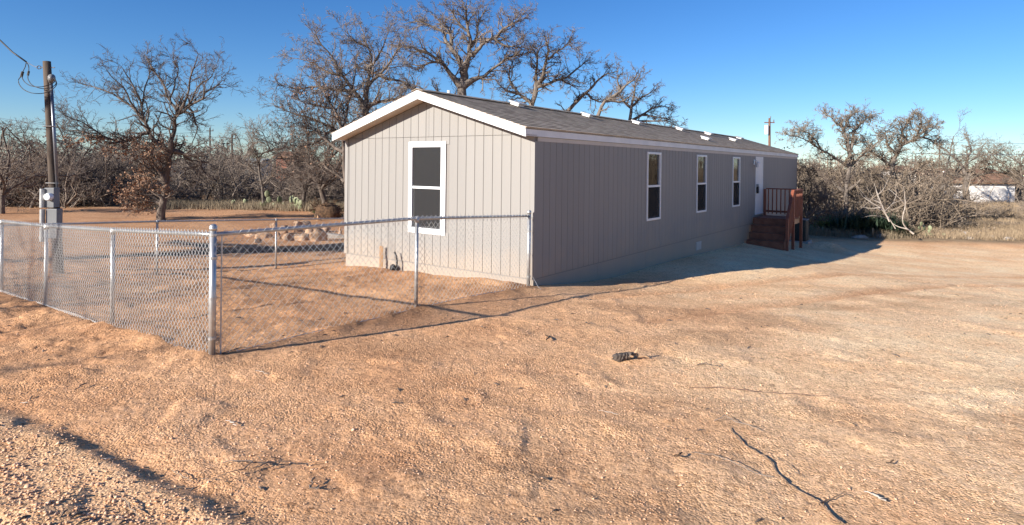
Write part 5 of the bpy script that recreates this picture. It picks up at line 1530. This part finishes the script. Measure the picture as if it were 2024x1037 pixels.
ground_line([[(240,985,1),(252,1000,1.4),(258,1012,1.6),(275,1028,1.2)], [(250,1000,1.2),(262,1006,1),(280,1022,.9)]], 'stick', 'pale crooked twig at the bottom edge left', 'stick', M['twigT'], G, .02)
ground_line([[(1182,812,.8),(1200,816,.9),(1222,821,.8)]], 'stick', 'pale straw in the middle of the gravel', 'stick', M['bleach'], G, .008)
ground_line([[(440,700,1.8),(470,693,1.5),(500,690,1.1)]], 'stick', 'dark root in the loose soil right of the corner post', 'stick', M['barkD'], G, .02)
ground_line([[(1078,664,1.8),(1086,672,2.4),(1080,676,1.8)]], 'clod', 'small dark clod above and left of the log chunk', 'clod', M['soilD'], G, .02)
ground_line([[(1332,905,2.4),(1342,908,3.2),(1348,901,2)]], 'clod', 'dark clod left of the straight thin stick', 'clod', M['soilD'], G, .02)
ground_line([[(1752,918,1.6),(1760,922,2.2),(1766,915,1.4)]], 'clod', 'dark clod above the pale wood chip', 'clod', M['soilD'], G, .02)
ground_line([[(1378,723,1.4),(1392,721,1.8),(1405,724,1.3)]], 'stick', 'short dark stick right of the log chunk', 'stick', M['bark'], G, .015)
# the log chunk
lp = p2g(1212, 716); lq = p2g(1256, 708)
lg = empty('log_chunk', lp, 'weathered chunk of log with a jagged end in the middle of the open gravel', 'log')
ax = lq-lp; L_ = np.linalg.norm(ax); n1 = 16; vs = []; fs = []
wv = np.cross(ax/L_, [0,0,1]); r2 = random.Random(2)
prof = [1+.22*math.sin(k*1.3)+.15*r2.uniform(-1,1) for k in range(12)]
for i in range(n1+1):
    t = i/n1; rr_ = .042*(1-.2*t)*(.45+.55*min(1, i/3)**.7)*(.35+.65*min(1, (n1-i)/5)**.8); c = lp + ax*t + np.array([0,0,.045])
    for k in range(12):
        a = k/12*6.283; rk = rr_*prof[k]*(1+.22*r2.uniform(-1,1))
        jit = ax/L_*(r2.uniform(-.02,.035) if i in (0, n1) else 0)
        vs.append(c + wv*math.cos(a)*rk + np.array([0,0,1])*math.sin(a)*rk + jit)
for i in range(n1):
    for k in range(12): fs.append((i*12+k, i*12+(k+1) % 12, (i+1)*12+(k+1) % 12, (i+1)*12+k))
fs += [tuple(range(11,-1,-1)), tuple(n1*12+k for k in range(12))]
m_ = MB(); m_.add(vs, fs); m_.build('log', M['barkD'], lg)
e = lp + ax*.98
m_ = MB(); m_.tube([e+[0,0,.04], e+[.03,.02,.085], e+[.035,.03,.10]], [.02,.012,.004], 6); m_.tube([e+[.02,0,.02], e+[.1,.01,.02], e+[.14,.0,.01]], [.018,.01,.004], 6); m_.tube([lp+ax*.7+[0,-.04,.05], lp+ax*.85+[.0,-.06,.04]], [.014,.008], 6); m_.build('splinter', M['raw'], lg)

# loose clods strewn about
rr4 = np.random.default_rng(12)
n_ = 620
yy = 2.4*np.exp(rr4.random(n_)*math.log(13/2.4)); xx = (rr4.random(n_)*2-1)*.85*yy
msk = (fbm(xx, yy, 1.4, 2, 33) > .05)
u_ = (xx-O[0])*U[0]+(yy-O[1])*U[1]; v_ = (xx-O[0])*V[0]+(yy-O[1])*V[1]
msk &= ~((u_ > -.05) & (v_ > -.05)); xx, yy = xx[msk], yy[msk]
ls = []
for x, y in zip(xx, yy):
    z = gz(x, y); a = rr4.random()*6.28; s = rr4.uniform(.01, .035) if y < 6 else rr4.uniform(.015,.05)
    d = np.array([math.cos(a), math.sin(a), rr4.uniform(-.05,.2)])*s
    ls.append(([tuple(np.array([x,y,z+.003])-d), (x, y, z+.006+s*.15), tuple(np.array([x,y,z+.004])+d)], [s*.06, s*.2, s*.05]))
v, f = tubes_np(ls, 5); o = link('bark_crumbs', np_mesh('bark_crumbs', v, f), None, M['barkD']); tag(o, 'dark crumbs of bark and twigs scattered on the gravel', 'debris', kind='stuff')

# ------------------------------------------------------------------ far buildings, poles, wires
def far_house(px0, px1, pyb, D_, h, rh, depth_, wm, rm, label, name, ang=0.0, door=True):
    a = at(px0, 390, D_); b = at(px1, 390, D_)
    z = min(gz(a[0], a[1]), gz(b[0], b[1])); w = b[0]-a[0]
    root = empty(name, (a[0]+w/2, D_, z), label, 'building')
    zz = pyb if pyb is not None else z
    ax = np.array([1, ang, 0])*w; ay = np.array([-ang, 1, 0])*depth_; p0 = np.array([a[0], D_, z-.2])
    m_ = MB(); m_.box(p0, ax, ay, (0,0,h+.2)); m_.build('wall', wm, root)
    m_ = MB(); ov = .4; e = np.array([1,ang,0])*ov; f_ = np.array([-ang,1,0])*ov; zt = np.array([0,0,h+.2])
    A = [p0-e-f_+zt, p0+ax+e-f_+zt, p0+ax+e+ay*.5+zt+[0,0,rh], p0-e+ay*.5+zt+[0,0,rh], p0-e+ay+f_+zt, p0+ax+e+ay+f_+zt]
    B = [q+np.array([0,0,.12]) for q in A]
    m_.add(A+B, [(6,7,8,9),(9,8,11,10),(0,3,2,1),(3,4,5,2),(0,1,7,6),(4,10,11,5),(1,2,8,7),(2,5,11,8),(0,6,9,3),(3,9,10,4)]); m_.build('roof', rm, root)
    for t in (() if name == 'outbuilding' else (.25, .62)):
        m_ = MB(); m_.box(p0+ax*t-ay*.004+[0,0,1.3], ax*.08, ay*.02, (0,0,.8)); m_.build('window', M['interior'], root)
    return root
far_house(1846, 2006, None, 68, 2.15, 1.5, 7, M['whitewall'], M['brownroof'], 'long low white outbuilding with a rusty brown roof behind the right scrub', 'outbuilding')
far_house(1768, 1810, None, 72, 3.3, .6, 5, M['whitewall'], M['brownroof'], 'small white shed mostly hidden left of the long white outbuilding', 'shed')
far_house(545, 584, None, 84, 4.2, .8, 5, M['brick'], M['brownroof'], 'brick-red building glimpsed through the trees left of the gable', 'brick_building')
far_house(484, 512, None, 78, 3.6, .3, 4, M['palegreen'], M['palegreen'], 'pale green-white shed glimpsed behind the bent tree', 'shed')
far_house(388, 440, None, 76, 2.6, .5, 5, M['palegreen'], M['greybox'], 'bluish grey low building glimpsed right of the dark-trunked oak', 'shed')
def power_pole(px, top_py, D_, m, label, arm=True, rad=.14):
    b = at(px, 390, D_); t = at(px, top_py, D_); g = gz(b[0], b[1])
    root = empty('power_pole', (b[0], b[1], g), label, 'utility pole', 'distant power poles')
    m_ = MB(); m_.tube([(b[0], b[1], g-.3), (t[0], t[1], t[2])], [rad*1.2, rad*.8], 8); m_.build('pole', m, root)
    if arm:
        m_ = MB(); m_.box((t[0]-.5, t[1]-.06, t[2]-.5), (1.0,0,0), (0,.12,0), (0,0,.1)); m_.build('crossarm', m, root)
        m_ = MB(); m_.tube([(t[0]+.42,t[1],t[2]-.4),(t[0]+.42,t[1],t[2]-.15)], .06, 7); m_.tube([(t[0]+.1,t[1],t[2]),(t[0]+.1,t[1],t[2]+.2)], .05, 7); m_.build('insulator', M['greybox'], root)
    return t
t1 = power_pole(458.5, 266, 75, M['poleW'], 'thin dark power pole left of the bent sunlit tree')
t2 = power_pole(415, 252, 88, M['poleW'], 'faint power pole against the sky by the right limbs of the dark-trunked oak', rad=.12)
t3 = power_pole(1521, 233, 62, M['poleR'], 'reddish power pole above the far end of the roof')
c = at(1514, 256, 61.8)
m_ = MB(); m_.tube([(t3[0]-.32, t3[1]-.1, c[2]-.45), (t3[0]-.32, t3[1]-.1, c[2]+.45)], .2, 12); o = m_.build('transformer', M['vinyl'])
tag(o, 'pale cylindrical transformer mounted on the reddish power pole', 'transformer')
t4 = power_pole(1857, 278, 92, M['poleW'], 'faint power pole on the skyline left of the white outbuilding', arm=False, rad=.1)
def span(a, b, sag, r, label, group='overhead power lines'):
    a, b = np.array(a), np.array(b); ts = np.linspace(0, 1, 24); P = [a+(b-a)*t - np.array([0,0,sag*4*t*(1-t)]) for t in ts]
    m_ = MB(); m_.tube(P, r, 5); o = m_.build('power_line', M['pipe']); tag(o, label, 'cable', group)
span(at(-60, 222, 80), t1+np.array([0,0,-.3]), .8, .022, 'upper power line crossing the sky at far left')
span(at(-60, 238, 78), t2+np.array([0,0,-.6]), .8, .022, 'lower power line crossing the sky at far left')
span(t1+np.array([.4,0,-.3]), at(700, 262, 80), .9, .02, 'power line running from the thin dark pole towards the gable')
span(at(-60, 320, 60), at(760, 300, 66), .8, .018, 'low wire in front of the left tree line')
span(at(1700, 296, 48), at(2120, 302, 48), .25, .022, 'brighter wire across the right tree line')
span(at(1780, 275, 70), at(2120, 281, 70), .3, .02, 'thin wire above the right tree line')
